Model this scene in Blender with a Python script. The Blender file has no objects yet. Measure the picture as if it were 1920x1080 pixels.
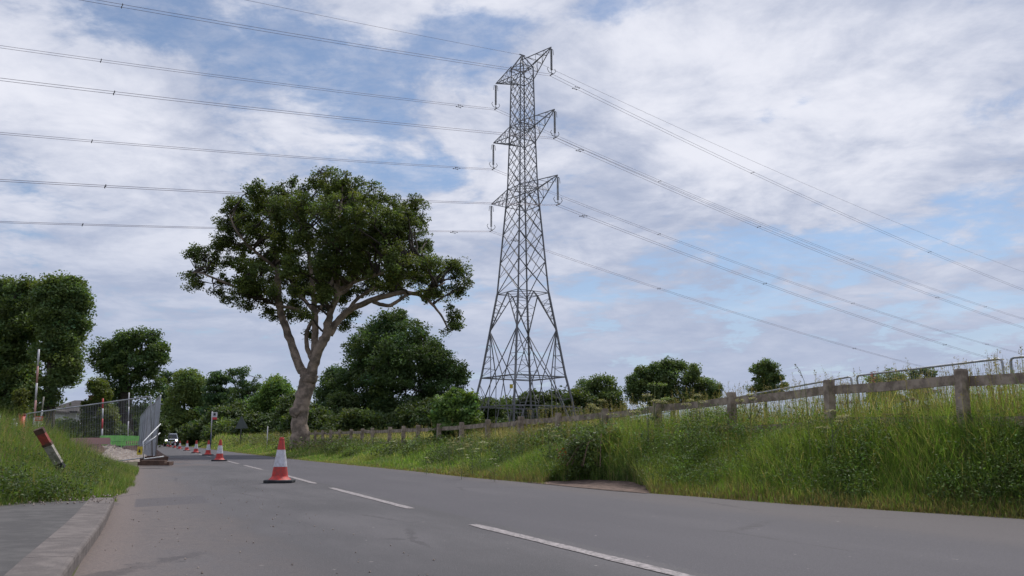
import bpy, math, random
import numpy as np
from mathutils import Vector
C = bpy.context.scene
COL = C.collection
R = math.radians
# ------------------------------------------------------------------ camera
FPX, EYE = 1493.0, 0.68
PITCH = math.atan2(288, FPX)
cam = bpy.data.cameras.new('camera')
cam_o = bpy.data.objects.new('camera', cam)
COL.objects.link(cam_o)
cam.sensor_width = 36.0
cam.lens = FPX / 1920 * 36.0
cam.clip_start = 0.05
cam.clip_end = 6000
cam_o.location = (0, 0, EYE)
cam_o.rotation_euler = (math.pi / 2 + PITCH, 0, 0)
C.camera = cam_o


def ray(px, py):
    v = (540 - py) / FPX
    return np.array([(px - 960) / FPX, math.cos(PITCH) - v * math.sin(PITCH), math.sin(PITCH) + v * math.cos(PITCH)])


def at(px, py, Y):
    r = ray(px, py)
    p = r * (Y / r[1])
    return np.array([p[0], p[1], p[2] + EYE])


def gnd(px, py, z=0.0):
    r = ray(px, py)
    t = (z - EYE) / r[2]
    return np.array([r[0] * t, r[1] * t, z])


# ------------------------------------------------------------------ light
SUN_EL, SUN_AZ = R(54), R(28)       # azimuth measured from +Y towards +X
sun = bpy.data.lights.new('sun', 'SUN')
sun.energy = 2.4
sun.angle = R(9)
sun.color = (1.0, 0.95, 0.88)
sun_o = bpy.data.objects.new('sun', sun)
COL.objects.link(sun_o)
sd = Vector((math.sin(SUN_AZ) * math.cos(SUN_EL), math.cos(SUN_AZ) * math.cos(SUN_EL), math.sin(SUN_EL)))
sun_o.rotation_euler = sd.to_track_quat('Z', 'Y').to_euler()
C.view_settings.view_transform = 'Standard'
C.view_settings.look = 'None'
C.view_settings.gamma = 1
C.view_settings.exposure = 0.3

w = bpy.data.worlds.new('World')
C.world = w
w.use_nodes = True
nt = w.node_tree
nt.nodes.clear()


class G:
    """small helper for building node graphs"""

    def __init__(s, nt):
        s.nt = nt

    def n(s, typ, **kw):
        nd = s.nt.nodes.new(typ)
        for k, v in kw.items():
            setattr(nd, k, v)
        return nd

    def put(s, sock, v):
        if isinstance(v, bpy.types.NodeSocket):
            s.nt.links.new(v, sock)
        else:
            sock.default_value = v

    def m(s, op, a, b=0.0, c=None, clamp=False):
        nd = s.n('ShaderNodeMath', operation=op, use_clamp=clamp)
        s.put(nd.inputs[0], a)
        s.put(nd.inputs[1], b)
        if c is not None:
            s.put(nd.inputs[2], c)
        return nd.outputs[0]

    def vm(s, op, a, b=(0, 0, 0)):
        nd = s.n('ShaderNodeVectorMath', operation=op)
        s.put(nd.inputs[0], a)
        if op != 'LENGTH' and op != 'NORMALIZE':
            s.put(nd.inputs[1], b)
        return nd.outputs['Value'] if op in ('LENGTH', 'DOT_PRODUCT') else nd.outputs['Vector']

    def noise(s, vec, scale, detail=6, rough=0.55, dist=0.0):
        nd = s.n('ShaderNodeTexNoise')
        s.put(nd.inputs['Vector'], vec)
        nd.inputs['Scale'].default_value = scale
        nd.inputs['Detail'].default_value = detail
        nd.inputs['Roughness'].default_value = rough
        nd.inputs['Distortion'].default_value = dist
        return nd.outputs['Fac']

    def smooth(s, v, a, b, lo=0.0, hi=1.0):
        nd = s.n('ShaderNodeMapRange', interpolation_type='SMOOTHSTEP')
        s.put(nd.inputs['Value'], v)
        for i, q in zip((1, 2, 3, 4), (a, b, lo, hi)):
            nd.inputs[i].default_value = q
        return nd.outputs[0]

    def mix(s, f, a, b, typ='MIX'):
        nd = s.n('ShaderNodeMix', data_type='RGBA', blend_type=typ)
        s.put(nd.inputs[0], f)
        s.put(nd.inputs[6], a if isinstance(a, bpy.types.NodeSocket) else (*a, 1))
        s.put(nd.inputs[7], b if isinstance(b, bpy.types.NodeSocket) else (*b, 1))
        return nd.outputs[2]


g = G(nt)
tc = g.n('ShaderNodeTexCoord')
D = g.vm('NORMALIZE', tc.outputs['Generated'])
sx = g.n('ShaderNodeSeparateXYZ')
g.put(sx.inputs[0], D)
zc = g.m('ADD', g.m('MAXIMUM', sx.outputs[2], 0.0), 0.16)
cb = g.n('ShaderNodeCombineXYZ')
g.put(cb.inputs[0], g.m('DIVIDE', sx.outputs[0], zc))
g.put(cb.inputs[1], g.m('DIVIDE', sx.outputs[1], zc))
P = cb.outputs[0]
n_big = g.noise(P, 1.3, 4, 0.5, 0.2)
n_mid = g.noise(g.vm('ADD', P, (3.1, 7.7, 0.4)), 3.3, 12, 0.60, 0.30)
n_fine = g.noise(g.vm('MULTIPLY', g.vm('ADD', P, (1.3, 0.2, 5.0)), (1.0, 1.35, 1)), 13.0, 8, 0.66, 0.25)


def blob(px, py, rx, ry, k):
    r = ray(px, py)
    r = r / np.linalg.norm(r)
    d = g.vm('SUBTRACT', D, tuple(r))
    d = g.vm('MULTIPLY', d, (FPX / rx, FPX / (rx + ry) * 0.8, FPX / ry))
    l = g.vm('LENGTH', d)
    e = g.m('POWER', 2.718, g.m('MULTIPLY', g.m('MULTIPLY', l, l), -1.0))
    return g.m('MULTIPLY', e, k)


blue = [(430, 40, 230, 80, .24), (700, 180, 190, 110, .30), (790, 320, 120, 45, .36), (850, 60, 90, 60, .30), (640, 110, 160, 90, .14), (950, 40, 150, 40, .22),
        (1440, 222, 60, 22, .36), (1508, 190, 26, 20, .34), (1545, 125, 60, 20, .0), (1620, 455, 260, 42, .42), (1850, 560, 160, 60, .22), (1830, 350, 80, 22, .34), (1400, 575, 130, 30, .22),
        (60, 350, 75, 38, .36), (240, 20, 120, 60, .14), (1090, 570, 90, 40, .18), (520, 280, 120, 30, .18), (820, 530, 150, 50, .18),
        (1520, 530, 90, 25, .15), (1120, 20, 90, 26, .2), (1405, 320, 40, 12, .25)]
acc = None
for b in blue:
    if b[4] == 0:
        continue
    v = blob(*b)
    acc = v if acc is None else g.m('ADD', acc, v)
white = [(80, 160, 190, 130, .3), (1180, 90, 150, 80, .22), (1250, 180, 260, 120, .1), (1500, 120, 200, 100, .2), (620, 250, 140, 60, .12), (320, 430, 200, 50, .16), (1750, 70, 200, 80, .14), (1350, 300, 160, 60, .12),
         (1650, 320, 300, 50, .12), (900, 400, 80, 40, .16), (180, 480, 60, 40, .12), (560, 200, 60, 30, .05)]
accw = None
for b in white:
    v = blob(*b)
    accw = v if accw is None else g.m('ADD', accw, v)
cov = g.m('ADD', g.m('MULTIPLY', n_mid, 1.55), g.m('MULTIPLY', n_big, 0.25))
cov = g.m('ADD', cov, g.m('MULTIPLY', n_fine, 0.42))
cov = g.m('SUBTRACT', cov, acc)
cov = g.m('ADD', cov, g.m('MULTIPLY', accw, 0.7))
mask = g.smooth(cov, 0.68, 1.08, 0.12, 1.0)
# cloud tone: lit tops against shaded bases
n_t = g.noise(g.vm('ADD', P, (9.2, 1.7, 3.0)), 2.6, 10, 0.6, 0.5)
tone = g.m('ADD', g.m('MULTIPLY', n_t, 1.3), g.m('MULTIPLY', n_fine, 0.25))
tone = g.m('ADD', tone, g.m('MULTIPLY', accw, 0.9))
tone = g.m('ADD', tone, g.m('MULTIPLY', g.m('SUBTRACT', n_mid, 0.5), 1.1))
cloud = g.mix(g.smooth(tone, 0.50, 1.24), (0.50, 0.57, 0.76), (1.02, 1.04, 1.15))
hz = g.smooth(sx.outputs[2], 0.0, 0.34, 0.95, 0.0)
cloud = g.mix(hz, cloud, (0.52, 0.60, 0.80))
sky = g.n('ShaderNodeTexSky', sky_type='NISHITA', sun_disc=False, sun_elevation=SUN_EL, sun_rotation=SUN_AZ)
sky.air_density = 1.0
sky.dust_density = 0.3
sky.ozone_density = 2.6
bg1 = g.n('ShaderNodeBackground')
g.put(bg1.inputs[0], sky.outputs[0])
bg1.inputs[1].default_value = 0.086
bg2 = g.n('ShaderNodeBackground')
g.put(bg2.inputs[0], cloud)
bg2.inputs[1].default_value = 0.66
mx = g.n('ShaderNodeMixShader')
thin = g.m('MAXIMUM', mask, g.m('MULTIPLY', hz, 0.85))
g.put(mx.inputs[0], g.m('MAXIMUM', thin, g.smooth(n_fine, 0.32, 0.68, 0.14, 0.52)))
g.put(mx.inputs[1], bg1.outputs[0])
g.put(mx.inputs[2], bg2.outputs[0])
out = g.n('ShaderNodeOutputWorld')
g.put(out.inputs[0], mx.outputs[0])

# ------------------------------------------------------------------ materials


def mat(name, col, rough=0.7, metal=0.0, var=0.0, scale=6.0, bump=0.0, bscale=40.0, col2=None, spec=0.5, emit=None):
    m = bpy.data.materials.new(name)
    m.use_nodes = True
    q = G(m.node_tree)
    b = m.node_tree.nodes['Principled BSDF']
    b.inputs['Roughness'].default_value = rough
    b.inputs['Metallic'].default_value = metal
    b.inputs['Specular IOR Level'].default_value = spec
    t = q.n('ShaderNodeTexCoord').outputs['Object']
    c2 = col2 or tuple(max(0, c * (1 - var)) for c in col)
    if var or col2:
        f = q.smooth(q.noise(t, scale, 6, 0.62), 0.38, 0.66)
        q.put(b.inputs['Base Color'], q.mix(f, c2, col))
    else:
        b.inputs['Base Color'].default_value = (*col, 1)
    if bump:
        bp = q.n('ShaderNodeBump')
        bp.inputs['Strength'].default_value = bump
        bp.inputs['Distance'].default_value = 0.02
        q.put(bp.inputs['Height'], q.noise(t, bscale, 5, 0.6))
        q.put(b.inputs['Normal'], bp.outputs[0])
    if emit:
        b.inputs['Emission Color'].default_value = (*emit[0], 1)
        b.inputs['Emission Strength'].default_value = emit[1]
    return m


def leaf_mat(name, trans=0.35, rough=0.55):
    m = bpy.data.materials.new(name)
    m.use_nodes = True
    q = G(m.node_tree)
    b = m.node_tree.nodes['Principled BSDF']
    o = m.node_tree.nodes['Material Output']
    a = q.n('ShaderNodeAttribute', attribute_name='tint')
    b.inputs['Roughness'].default_value = rough
    b.inputs['Specular IOR Level'].default_value = 0.3
    q.put(b.inputs['Base Color'], a.outputs['Color'])
    t = q.n('ShaderNodeBsdfTranslucent')
    q.put(t.inputs[0], q.mix(1.0, a.outputs['Color'], (1.25, 1.3, 0.5), 'MULTIPLY'))
    x = q.n('ShaderNodeMixShader')
    x.inputs[0].default_value = trans
    q.put(x.inputs[1], b.outputs[0])
    q.put(x.inputs[2], t.outputs[0])
    q.put(o.inputs[0], x.outputs[0])
    return m


M_LEAF = leaf_mat('leaf', 0.35)
M_GRASS = leaf_mat('grass_blade', 0.5)
M_BARK = mat('bark', (0.36, 0.275, 0.215), 0.9, 0, 0, 2.2, 1.0, 9, col2=(0.14, 0.11, 0.085))
M_BARKD = mat('dark_bark', (0.075, 0.06, 0.048), 0.9, 0, 0.4, 4, 0.6, 20)
M_STEEL = mat('galvanised_steel', (0.21, 0.21, 0.225), 0.6, 0.2, 0.35, 0.6)
M_GALV = mat('galvanised_tube', (0.42, 0.43, 0.46), 0.5, 0.55, 0.25, 3)
M_WOOD = mat('weathered_timber', (0.38, 0.305, 0.235), 0.85, 0, 0, 7.0, 0.2, 60, col2=(0.18, 0.14, 0.105))
M_INS = mat('grey_porcelain', (0.30, 0.30, 0.33), 0.35)
M_WIRE = mat('conductor', (0.22, 0.17, 0.22), 0.5, 0.4)
M_RED = mat('cone_red', (0.64, 0.042, 0.034), 0.6, 0, 0, 16, col2=(0.38, 0.055, 0.045))
M_WHITE = mat('reflective_white', (0.66, 0.65, 0.70), 0.5, 0, 0, 20, col2=(0.50, 0.48, 0.50))
M_RUB = mat('black_rubber', (0.035, 0.036, 0.042), 0.8, 0, 0.3, 8)
M_PINK = mat('signal_red', (0.60, 0.05, 0.06), 0.5)
M_GREEN = mat('bright_green_plastic', (0.30, 0.75, 0.16), 0.5, 0, 0.25, 6)
M_YEL = mat('yellow_plate', (0.65, 0.50, 0.04), 0.5, 0, 0.3, 8)
M_RENDER = mat('white_render', (0.78, 0.77, 0.76), 0.8, 0, 0.15, 1.5)
M_ROOF = mat('slate_roof', (0.075, 0.065, 0.065), 0.8, 0, 0.4, 3)
M_BRICK = mat('red_brick', (0.28, 0.10, 0.07), 0.9, 0, 0.4, 6)
M_GLASS = mat('dark_glass', (0.02, 0.022, 0.028), 0.08)
M_CAR = mat('silver_paint', (0.42, 0.44, 0.47), 0.25, 0.6)
M_DARK = mat('dark_trim', (0.02, 0.02, 0.022), 0.4)
M_LAMP = mat('lit_headlight', (0.9, 0.9, 0.9), 0.2, emit=((1, 0.97, 0.9), 6))
M_NAVY = mat('navy_paint', (0.03, 0.04, 0.09), 0.5)
M_SIGNB = mat('grey_sign_back', (0.09, 0.105, 0.10), 0.6, 0, 0.2, 3)
M_BROWN = mat('rusty_brown', (0.13, 0.075, 0.055), 0.9, 0, 0.4, 6, 0.5, 20)
M_OLDW = mat('lichened_white', (0.46, 0.42, 0.37), 0.7, 0, 0, 22, col2=(0.22, 0.21, 0.17))
M_OLDR = mat('faded_red', (0.42, 0.07, 0.05), 0.7, 0, 0, 14, col2=(0.20, 0.06, 0.05))

# ------------------------------------------------------------------ mesh helpers


def empty(name, loc=(0, 0, 0), rz=0.0):
    o = bpy.data.objects.new(name, None)
    COL.objects.link(o)
    o.location = tuple(loc)
    o.rotation_euler = (0, 0, rz)
    o.empty_display_size = 0.2
    return o


def tag(o, label=None, cat=None, group=None, kind=None):
    for k, v in (('label', label), ('category', cat), ('group', group), ('kind', kind)):
        if v:
            o[k] = v
    return o


def raw_mesh(name, V, faces, m, tint=None, parent=None, smooth=False):
    """V (N,3); faces: list of (K,k) int arrays"""
    me = bpy.data.meshes.new(name)
    V = np.asarray(V, dtype=np.float32)
    me.vertices.add(len(V))
    me.vertices.foreach_set('co', V.ravel())
    loops = np.concatenate([f.ravel() for f in faces]).astype(np.int32)
    tot = np.concatenate([np.full(len(f), f.shape[1], np.int32) for f in faces])
    start = np.concatenate([[0], np.cumsum(tot)[:-1]]).astype(np.int32)
    me.loops.add(len(loops))
    me.loops.foreach_set('vertex_index', loops)
    me.polygons.add(len(tot))
    me.polygons.foreach_set('loop_start', start)
    me.polygons.foreach_set('loop_total', tot)
    me.update(calc_edges=True)
    me.polygons.foreach_set('use_smooth', np.full(len(tot), bool(smooth)))
    if tint is not None:
        a = me.attributes.new('tint', 'FLOAT_COLOR', 'POINT')
        c = np.ones((len(V), 4), np.float32)
        c[:, :3] = tint
        a.data.foreach_set('color', c.ravel())
    me.materials.append(m)
    o = bpy.data.objects.new(name, me)
    COL.objects.link(o)
    o.parent = parent
    return o


class MB:
    """collects boxes, bars and tubes, then links them as ONE mesh object"""

    def __init__(s):
        s.v = []
        s.q = []
        s.t = []
        s.n = 0

    def add(s, V, quads=(), tris=()):
        V = np.asarray(V, float).reshape(-1, 3)
        if len(quads):
            s.q.append(np.asarray(quads) + s.n)
        if len(tris):
            s.t.append(np.asarray(tris) + s.n)
        s.v.append(V)
        s.n += len(V)

    def bar(s, a, b, wd, hd=None, up=(0, 0, 1)):
        hd = hd or wd
        a = np.asarray(a, float)
        b = np.asarray(b, float)
        d = b - a
        d = d / (np.linalg.norm(d) + 1e-9)
        u = np.asarray(up, float)
        if abs(d @ u) > 0.98:
            u = np.array([1.0, 0, 0]) if abs(d[0]) < 0.9 else np.array([0, 1.0, 0])
        x = np.cross(d, u)
        x /= np.linalg.norm(x)
        y = np.cross(x, d)
        V = []
        for p in (a, b):
            for i, j in ((-1, -1), (1, -1), (1, 1), (-1, 1)):
                V.append(p + x * i * wd / 2 + y * j * hd / 2)
        s.add(V, [(0, 3, 2, 1), (4, 5, 6, 7), (0, 1, 5, 4), (1, 2, 6, 5), (2, 3, 7, 6), (3, 0, 4, 7)])

    def box(s, c, size, rz=0.0):
        c = np.asarray(c, float)
        hx, hy, hz = [q / 2 for q in size]
        V = []
        for z in (-hz, hz):
            for x, y in ((-hx, -hy), (hx, -hy), (hx, hy), (-hx, hy)):
                V.append(c + np.array([x * math.cos(rz) - y * math.sin(rz), x * math.sin(rz) + y * math.cos(rz), z]))
        s.add(V, [(0, 3, 2, 1), (4, 5, 6, 7), (0, 1, 5, 4), (1, 2, 6, 5), (2, 3, 7, 6), (3, 0, 4, 7)])

    def tube(s, pts, rad, seg=8, wob=0.0, rng=None):
        pts = np.asarray(pts, float)
        n = len(pts)
        rad = np.broadcast_to(np.asarray(rad, float), (n,))
        tang = np.gradient(pts, axis=0)
        tang /= np.linalg.norm(tang, axis=1)[:, None] + 1e-9
        ref = np.array([1.0, 0, 0]) if abs(tang[0][0]) < 0.8 else np.array([0, 1.0, 0])
        x = np.cross(tang[0], ref)
        V = []
        ang = np.arange(seg) * 2 * np.pi / seg
        for i in range(n):
            x = x - tang[i] * (x @ tang[i])
            x /= np.linalg.norm(x) + 1e-9
            y = np.cross(tang[i], x)
            rr = rad[i] * (1 + (wob * rng.normal(size=seg) if wob else 0))
            V.append(pts[i] + (np.cos(ang) * rr)[:, None] * x + (np.sin(ang) * rr)[:, None] * y)
        V = np.concatenate(V)
        k = np.arange(seg)
        Q = []
        for i in range(n - 1):
            a = i * seg + k
            b = i * seg + (k + 1) % seg
            Q.append(np.stack([a, b, b + seg, a + seg], 1))
        T = [(0, i + 1, i) for i in range(1, seg - 1)] + [((n - 1) * seg, (n - 1) * seg + i, (n - 1) * seg + i + 1) for i in range(1, seg - 1)]
        s.add(V, np.concatenate(Q), T)

    def lathe(s, prof, seg=24, o=(0, 0, 0)):
        o = np.asarray(o, float)
        V = []
        for r, z in prof:
            for k in range(seg):
                a = 2 * np.pi * k / seg
                V.append(o + np.array([r * np.cos(a), r * np.sin(a), z]))
        k = np.arange(seg)
        Q = []
        for i in range(len(prof) - 1):
            a = i * seg + k
            b = i * seg + (k + 1) % seg
            Q.append(np.stack([a, b, b + seg, a + seg], 1))
        n = len(prof)
        T = [(0, i + 1, i) for i in range(1, seg - 1)] + [((n - 1) * seg, (n - 1) * seg + i, (n - 1) * seg + i + 1) for i in range(1, seg - 1)]
        s.add(V, np.concatenate(Q), T)

    def build(s, name, m, parent=None, smooth=False):
        f = []
        if s.q:
            f.append(np.concatenate(s.q))
        if s.t:
            f.append(np.concatenate(s.t))
        return raw_mesh(name, np.concatenate(s.v), f, m, None, parent, smooth)


def copy_tree(o, parent=None):
    c = o.copy()
    COL.objects.link(c)
    c.parent = parent
    for ch in list(o.children):
        copy_tree(ch, c)
    return c


def vnoise(x, y, sc, seed=0):
    r = np.random.default_rng(seed)
    o = 0
    for k in range(6):
        a = r.uniform(0, 2 * np.pi)
        f = sc * r.uniform(0.6, 2.4)
        o = o + np.sin((x * np.cos(a) + y * np.sin(a)) * f + r.uniform(0, 6.28))
    return o / 6 * 1.6      # about -1..1


# ------------------------------------------------------------------ road frame
_r = ray(275, 828)
U = _r[:2] / np.hypot(_r[0], _r[1])
N = np.array([U[1], -U[0]])


def sw(s, wv, z=0.0):
    return np.array([U[0] * s + N[0] * wv, U[1] * s + N[1] * wv, z])


RE_S = [-30, 4.86, 7.06, 9.92, 12.4, 14.8, 19.1, 30.8, 55.6, 102, 380]
RE_W = [7.6, 7.22, 6.56, 6.17, 5.96, 5.78, 5.7, 5.3, 5.2, 5.5, 6.0]
FENCE_W = 8.08


def redge(s):
    return np.interp(s, RE_S, RE_W)


def ledge(s):
    return np.interp(s, [-30, 11.6, 12.2, 20, 27, 60, 400], [-0.30, -0.30, -0.22, -0.12, -0.15, -0.6, -0.6])


def height(x, y):
    s = x * U[0] + y * U[1]
    wv = x * N[0] + y * N[1]
    e = redge(s)
    top = np.interp(s, [0, 8, 20, 40, 60, 120, 300], [0.38, 0.36, 0.2, 0.14, 0.45, 0.75, 0.9])
    tt = np.clip((wv - e - 0.1) / np.maximum(FENCE_W - e - 0.1, 0.4), 0, 1)
    hr = top * tt * tt * (3 - 2 * tt)
    hr = np.where(wv > e, hr, 0)
    l = ledge(s)
    tl = np.clip((l - wv) / 2.2, 0, 1)
    ltop = np.interp(s, [9.0, 11, 17, 22, 30, 60], [0.03, 0.22, 0.30, 0.12, 0.10, 0.10])
    hl = ltop * tl * tl * (3 - 2 * tl)
    hl = np.where(wv < l, hl, 0)
    b = vnoise(x, y, 0.8, 3) * 0.03 * ((tt > 0.1) | (tl > 0.1))
    b = np.where(s < 10, b * (wv > e), b)
    base = np.where((wv > l) & (wv < e), -0.03, np.where((wv < l) & (s < 10.5), 0.02, -0.004))
    return base + hr + hl + b


# ground: one sheet to the horizon, graded from fine to coarse
def graded(a, lo, hi, far, d0=0.2, gr=1.16):
    v = list(np.arange(lo, hi, d0))
    for sgn in (1, -1):
        p = hi if sgn > 0 else lo
        st = d0
        while abs(p) < far:
            st *= gr
            p += sgn * st
            v.append(p)
    return np.array(sorted(v))


S = graded(0, 2, 34, 3500, 0.2)
W = graded(0, -5, 13, 3500, 0.15)
SS, WW = np.meshgrid(S, W, indexing='ij')
X = SS * U[0] + WW * N[0]
Y = SS * U[1] + WW * N[1]
Z = height(X, Y)
ns, nw = len(S), len(W)
idx = np.arange(ns * nw).reshape(ns, nw)
Q = np.stack([idx[:-1, :-1], idx[:-1, 1:], idx[1:, 1:], idx[1:, :-1]], -1).reshape(-1, 4)
M_GROUND = mat('earth_and_grass', (0.07, 0.085, 0.025), 0.95, 0, 0, 1.4, 0.6, 14, col2=(0.085, 0.07, 0.035))
tag(raw_mesh('ground', np.stack([X.ravel(), Y.ravel(), Z.ravel()], 1), [Q[:, ::-1]], M_GROUND, smooth=True), kind='structure')

# road surface, one sheet between its two edges
m = bpy.data.materials.new('asphalt')
m.use_nodes = True
q = G(m.node_tree)
b = m.node_tree.nodes['Principled BSDF']
b.inputs['Roughness'].default_value = 0.82
b.inputs['Specular IOR Level'].default_value = 0.35
geo = q.n('ShaderNodeNewGeometry').outputs['Position']
sA = q.vm('DOT_PRODUCT', geo, (U[0], U[1], 0))
wA = q.vm('DOT_PRODUCT', geo, (N[0], N[1], 0))
cbn = q.n('ShaderNodeCombineXYZ')
q.put(cbn.inputs[0], q.m('MULTIPLY', sA, 0.35))
q.put(cbn.inputs[1], wA)
along = cbn.outputs[0]
n1 = q.noise(along, 0.9, 6, 0.6)
n2 = q.noise(geo, 90, 3, 0.7)
n3 = q.noise(geo, 9, 6, 0.65)
col = q.mix(q.smooth(n1, 0.35, 0.68), (0.072, 0.069, 0.075), (0.116, 0.109, 0.116))
# newer darker strip on the far lane
lane = q.smooth(q.m('ADD', wA, q.m('MULTIPLY', q.m('SUBTRACT', n3, 0.5), 0.12)), 2.70, 2.76)
col = q.mix(q.m('MULTIPLY', lane, 0.75), col, (0.084, 0.079, 0.092))
tr = q.m('MULTIPLY', q.smooth(q.m('ABSOLUTE', q.m('SUBTRACT', wA, 4.35)), 0.35, 0.0), q.smooth(n1, 0.3, 0.7))
col = q.mix(q.m('MULTIPLY', tr, 0.5), col, (0.115, 0.107, 0.118))
edgeR = q.smooth(q.m('ADD', wA, q.m('MULTIPLY', q.m('SUBTRACT', n3, 0.5), 0.5)), 5.0, 5.7)
col = q.mix(q.m('MULTIPLY', edgeR, 0.35), col, (0.15, 0.125, 0.115))
# brick-red dust lying along the kerb side
dust = q.smooth(q.m('ADD', wA, q.m('MULTIPLY', q.m('SUBTRACT', n1, 0.5), 2.6)), 1.0, 0.0)
dust = q.m('MULTIPLY', dust, q.smooth(n3, 0.25, 0.65, 0.45, 1.0))
col = q.mix(q.m('MULTIPLY', dust, 0.8), col, (0.170, 0.140, 0.130))
edge = q.smooth(wA, 0.12, -0.2)
col = q.mix(q.m('MULTIPLY', edge, 0.5), col, (0.22, 0.165, 0.14))
# tarmac patch repair by the kerb end
def band(v, a, b_, f=0.015):
    return q.m('MULTIPLY', q.smooth(v, a, a + f), q.smooth(v, b_ - f, b_, 1.0, 0.0))
patch = q.m('MULTIPLY', band(q.m('ADD', sA, q.m('MULTIPLY', wA, -0.45)), 9.55, 10.95, .05), band(wA, -0.08, 0.72, .03))
col = q.mix(q.m('MULTIPLY', patch, 0.75), col, (0.085, 0.078, 0.088))
# mud tracks where vehicles leave the works
mud = q.m('MULTIPLY', band(sA, 24, 38, 3.0), q.smooth(q.noise(along, 1.6, 5, 0.6), 0.46, 0.6))
mud = q.m('MULTIPLY', mud, q.smooth(wA, 2.6, 0.5))
col = q.mix(q.m('MULTIPLY', mud, 0.6), col, (0.20, 0.12, 0.09))
spk = q.smooth(q.noise(geo, 130, 3, 0.7), 0.56, 0.68)
chip = q.smooth(q.noise(geo, 45, 4, 0.8), 0.42, 0.60)
col = q.mix(q.m('MULTIPLY', chip, 0.40), col, (0.062, 0.058, 0.062))
col = q.mix(q.m('MULTIPLY', spk, 0.6), col, (0.24, 0.22, 0.215))
lite = q.smooth(q.noise(geo, 14, 2, 0.5), 0.74, 0.77)
col = q.mix(q.m('MULTIPLY', lite, 0.6), col, (0.34, 0.31, 0.30))
dark = q.smooth(n3, 0.36, 0.28)
col = q.mix(q.m('MULTIPLY', dark, 0.35), col, (0.06, 0.055, 0.06))
# sealed cracks
vor = q.n('ShaderNodeTexVoronoi', feature='DISTANCE_TO_EDGE')
q.put(vor.inputs['Vector'], q.vm('ADD', along, (0, 0, 0)))
vor.inputs['Scale'].default_value = 0.42
crk = q.m('MULTIPLY', q.smooth(q.m('ADD', vor.outputs['Distance'], q.m('MULTIPLY', q.m('SUBTRACT', n3, .5), .06)), 0.012, 0.004), q.smooth(n1, .5, .6))
col = q.mix(q.m('MULTIPLY', crk, 0.5), col, (0.045, 0.04, 0.045))
q.put(b.inputs['Base Color'], col)
bp = q.n('ShaderNodeBump')
bp.inputs['Strength'].default_value = 0.55
bp.inputs['Distance'].default_value = 0.010
q.put(bp.inputs['Height'], n2)
q.put(b.inputs['Normal'], bp.outputs[0])
M_ROAD = m
sv = np.concatenate([np.arange(-30, 60, 0.5), np.arange(60, 420, 4.0)])
rr = np.random.default_rng(4)
L_ = ledge(sv) - 0.02
R_ = redge(sv) + rr.normal(size=len(sv)) * 0.035
V = []
for s_, a_, b_ in zip(sv, L_, R_):
    V += [sw(s_, a_, 0.0), sw(s_, b_, 0.0)]
i = np.arange(len(sv) - 1) * 2
tag(raw_mesh('road', V, [np.stack([i, i + 1, i + 3, i + 2], 1)], M_ROAD), kind='structure')

# white dashes of the centre line, worn thermoplastic
m = bpy.data.materials.new('worn_road_paint')
m.use_nodes = True
q = G(m.node_tree)
b = m.node_tree.nodes['Principled BSDF']
b.inputs['Roughness'].default_value = 0.8
geo = q.n('ShaderNodeNewGeometry').outputs['Position']
f = q.smooth(q.noise(geo, 22, 8, 0.8), 0.41, 0.57)
q.put(b.inputs['Base Color'], q.mix(f, (0.14, 0.128, 0.13), (0.36, 0.32, 0.32)))
M_PAINT = m
for a_, b_ in [(2.3, 6.42), (8.17, 12.27), (13.6, 17.7), (20.9, 24.9), (26.6, 30.6)] + [(k, k + 4) for k in np.arange(32.5, 160, 5.9)]:
    t = np.linspace(a_, b_, 14)
    V = []
    for k, s_ in enumerate(t):
        c0 = np.interp(s_, [0, 6.4, 12.3, 17, 100], [2.62, 2.53, 2.56, 2.64, 2.8])
        hw = 0.05 + 0.004 * rr.normal()
        if k in (0, 13):
            hw *= 0.8
        V += [sw(s_, c0 - hw, 0.004), sw(s_, c0 + hw, 0.004)]
    i = np.arange(13) * 2
    tag(raw_mesh('road_marking', V, [np.stack([i, i + 1, i + 3, i + 2], 1)], M_PAINT), kind='structure')

# bare red soil lay-by on the far side
soil = []
for a_, b_ in ((9.3, 6.1), (9.9, 5.98), (10.7, 5.95), (11.6, 5.93), (12.5, 5.92), (12.9, 6.05), (12.3, 6.5), (11.6, 6.75), (10.7, 6.8), (9.9, 6.65), (9.4, 6.4)):
    p = sw(a_ + .05 * math.sin(b_ * 40), b_ + .03 * math.sin(a_ * 30))
    soil.append(np.array([p[0], p[1], max(0.007, float(height(p[0], p[1])) + .015)]))
mb = MB()
cc = sw(11.0, 6.35)
cc[2] = float(height(cc[0], cc[1])) + .018
ns_ = len(soil)
mb.add([cc] + soil, [], [(0, (k + 1) % ns_ + 1, k + 1) for k in range(ns_)])
M_SOIL = mat('red_soil', (0.20, 0.135, 0.11), 0.95, 0, 0, 7, 0.9, 40, col2=(0.10, 0.068, 0.052))
tag(mb.build('soil_patch', M_SOIL), kind='structure')

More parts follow.
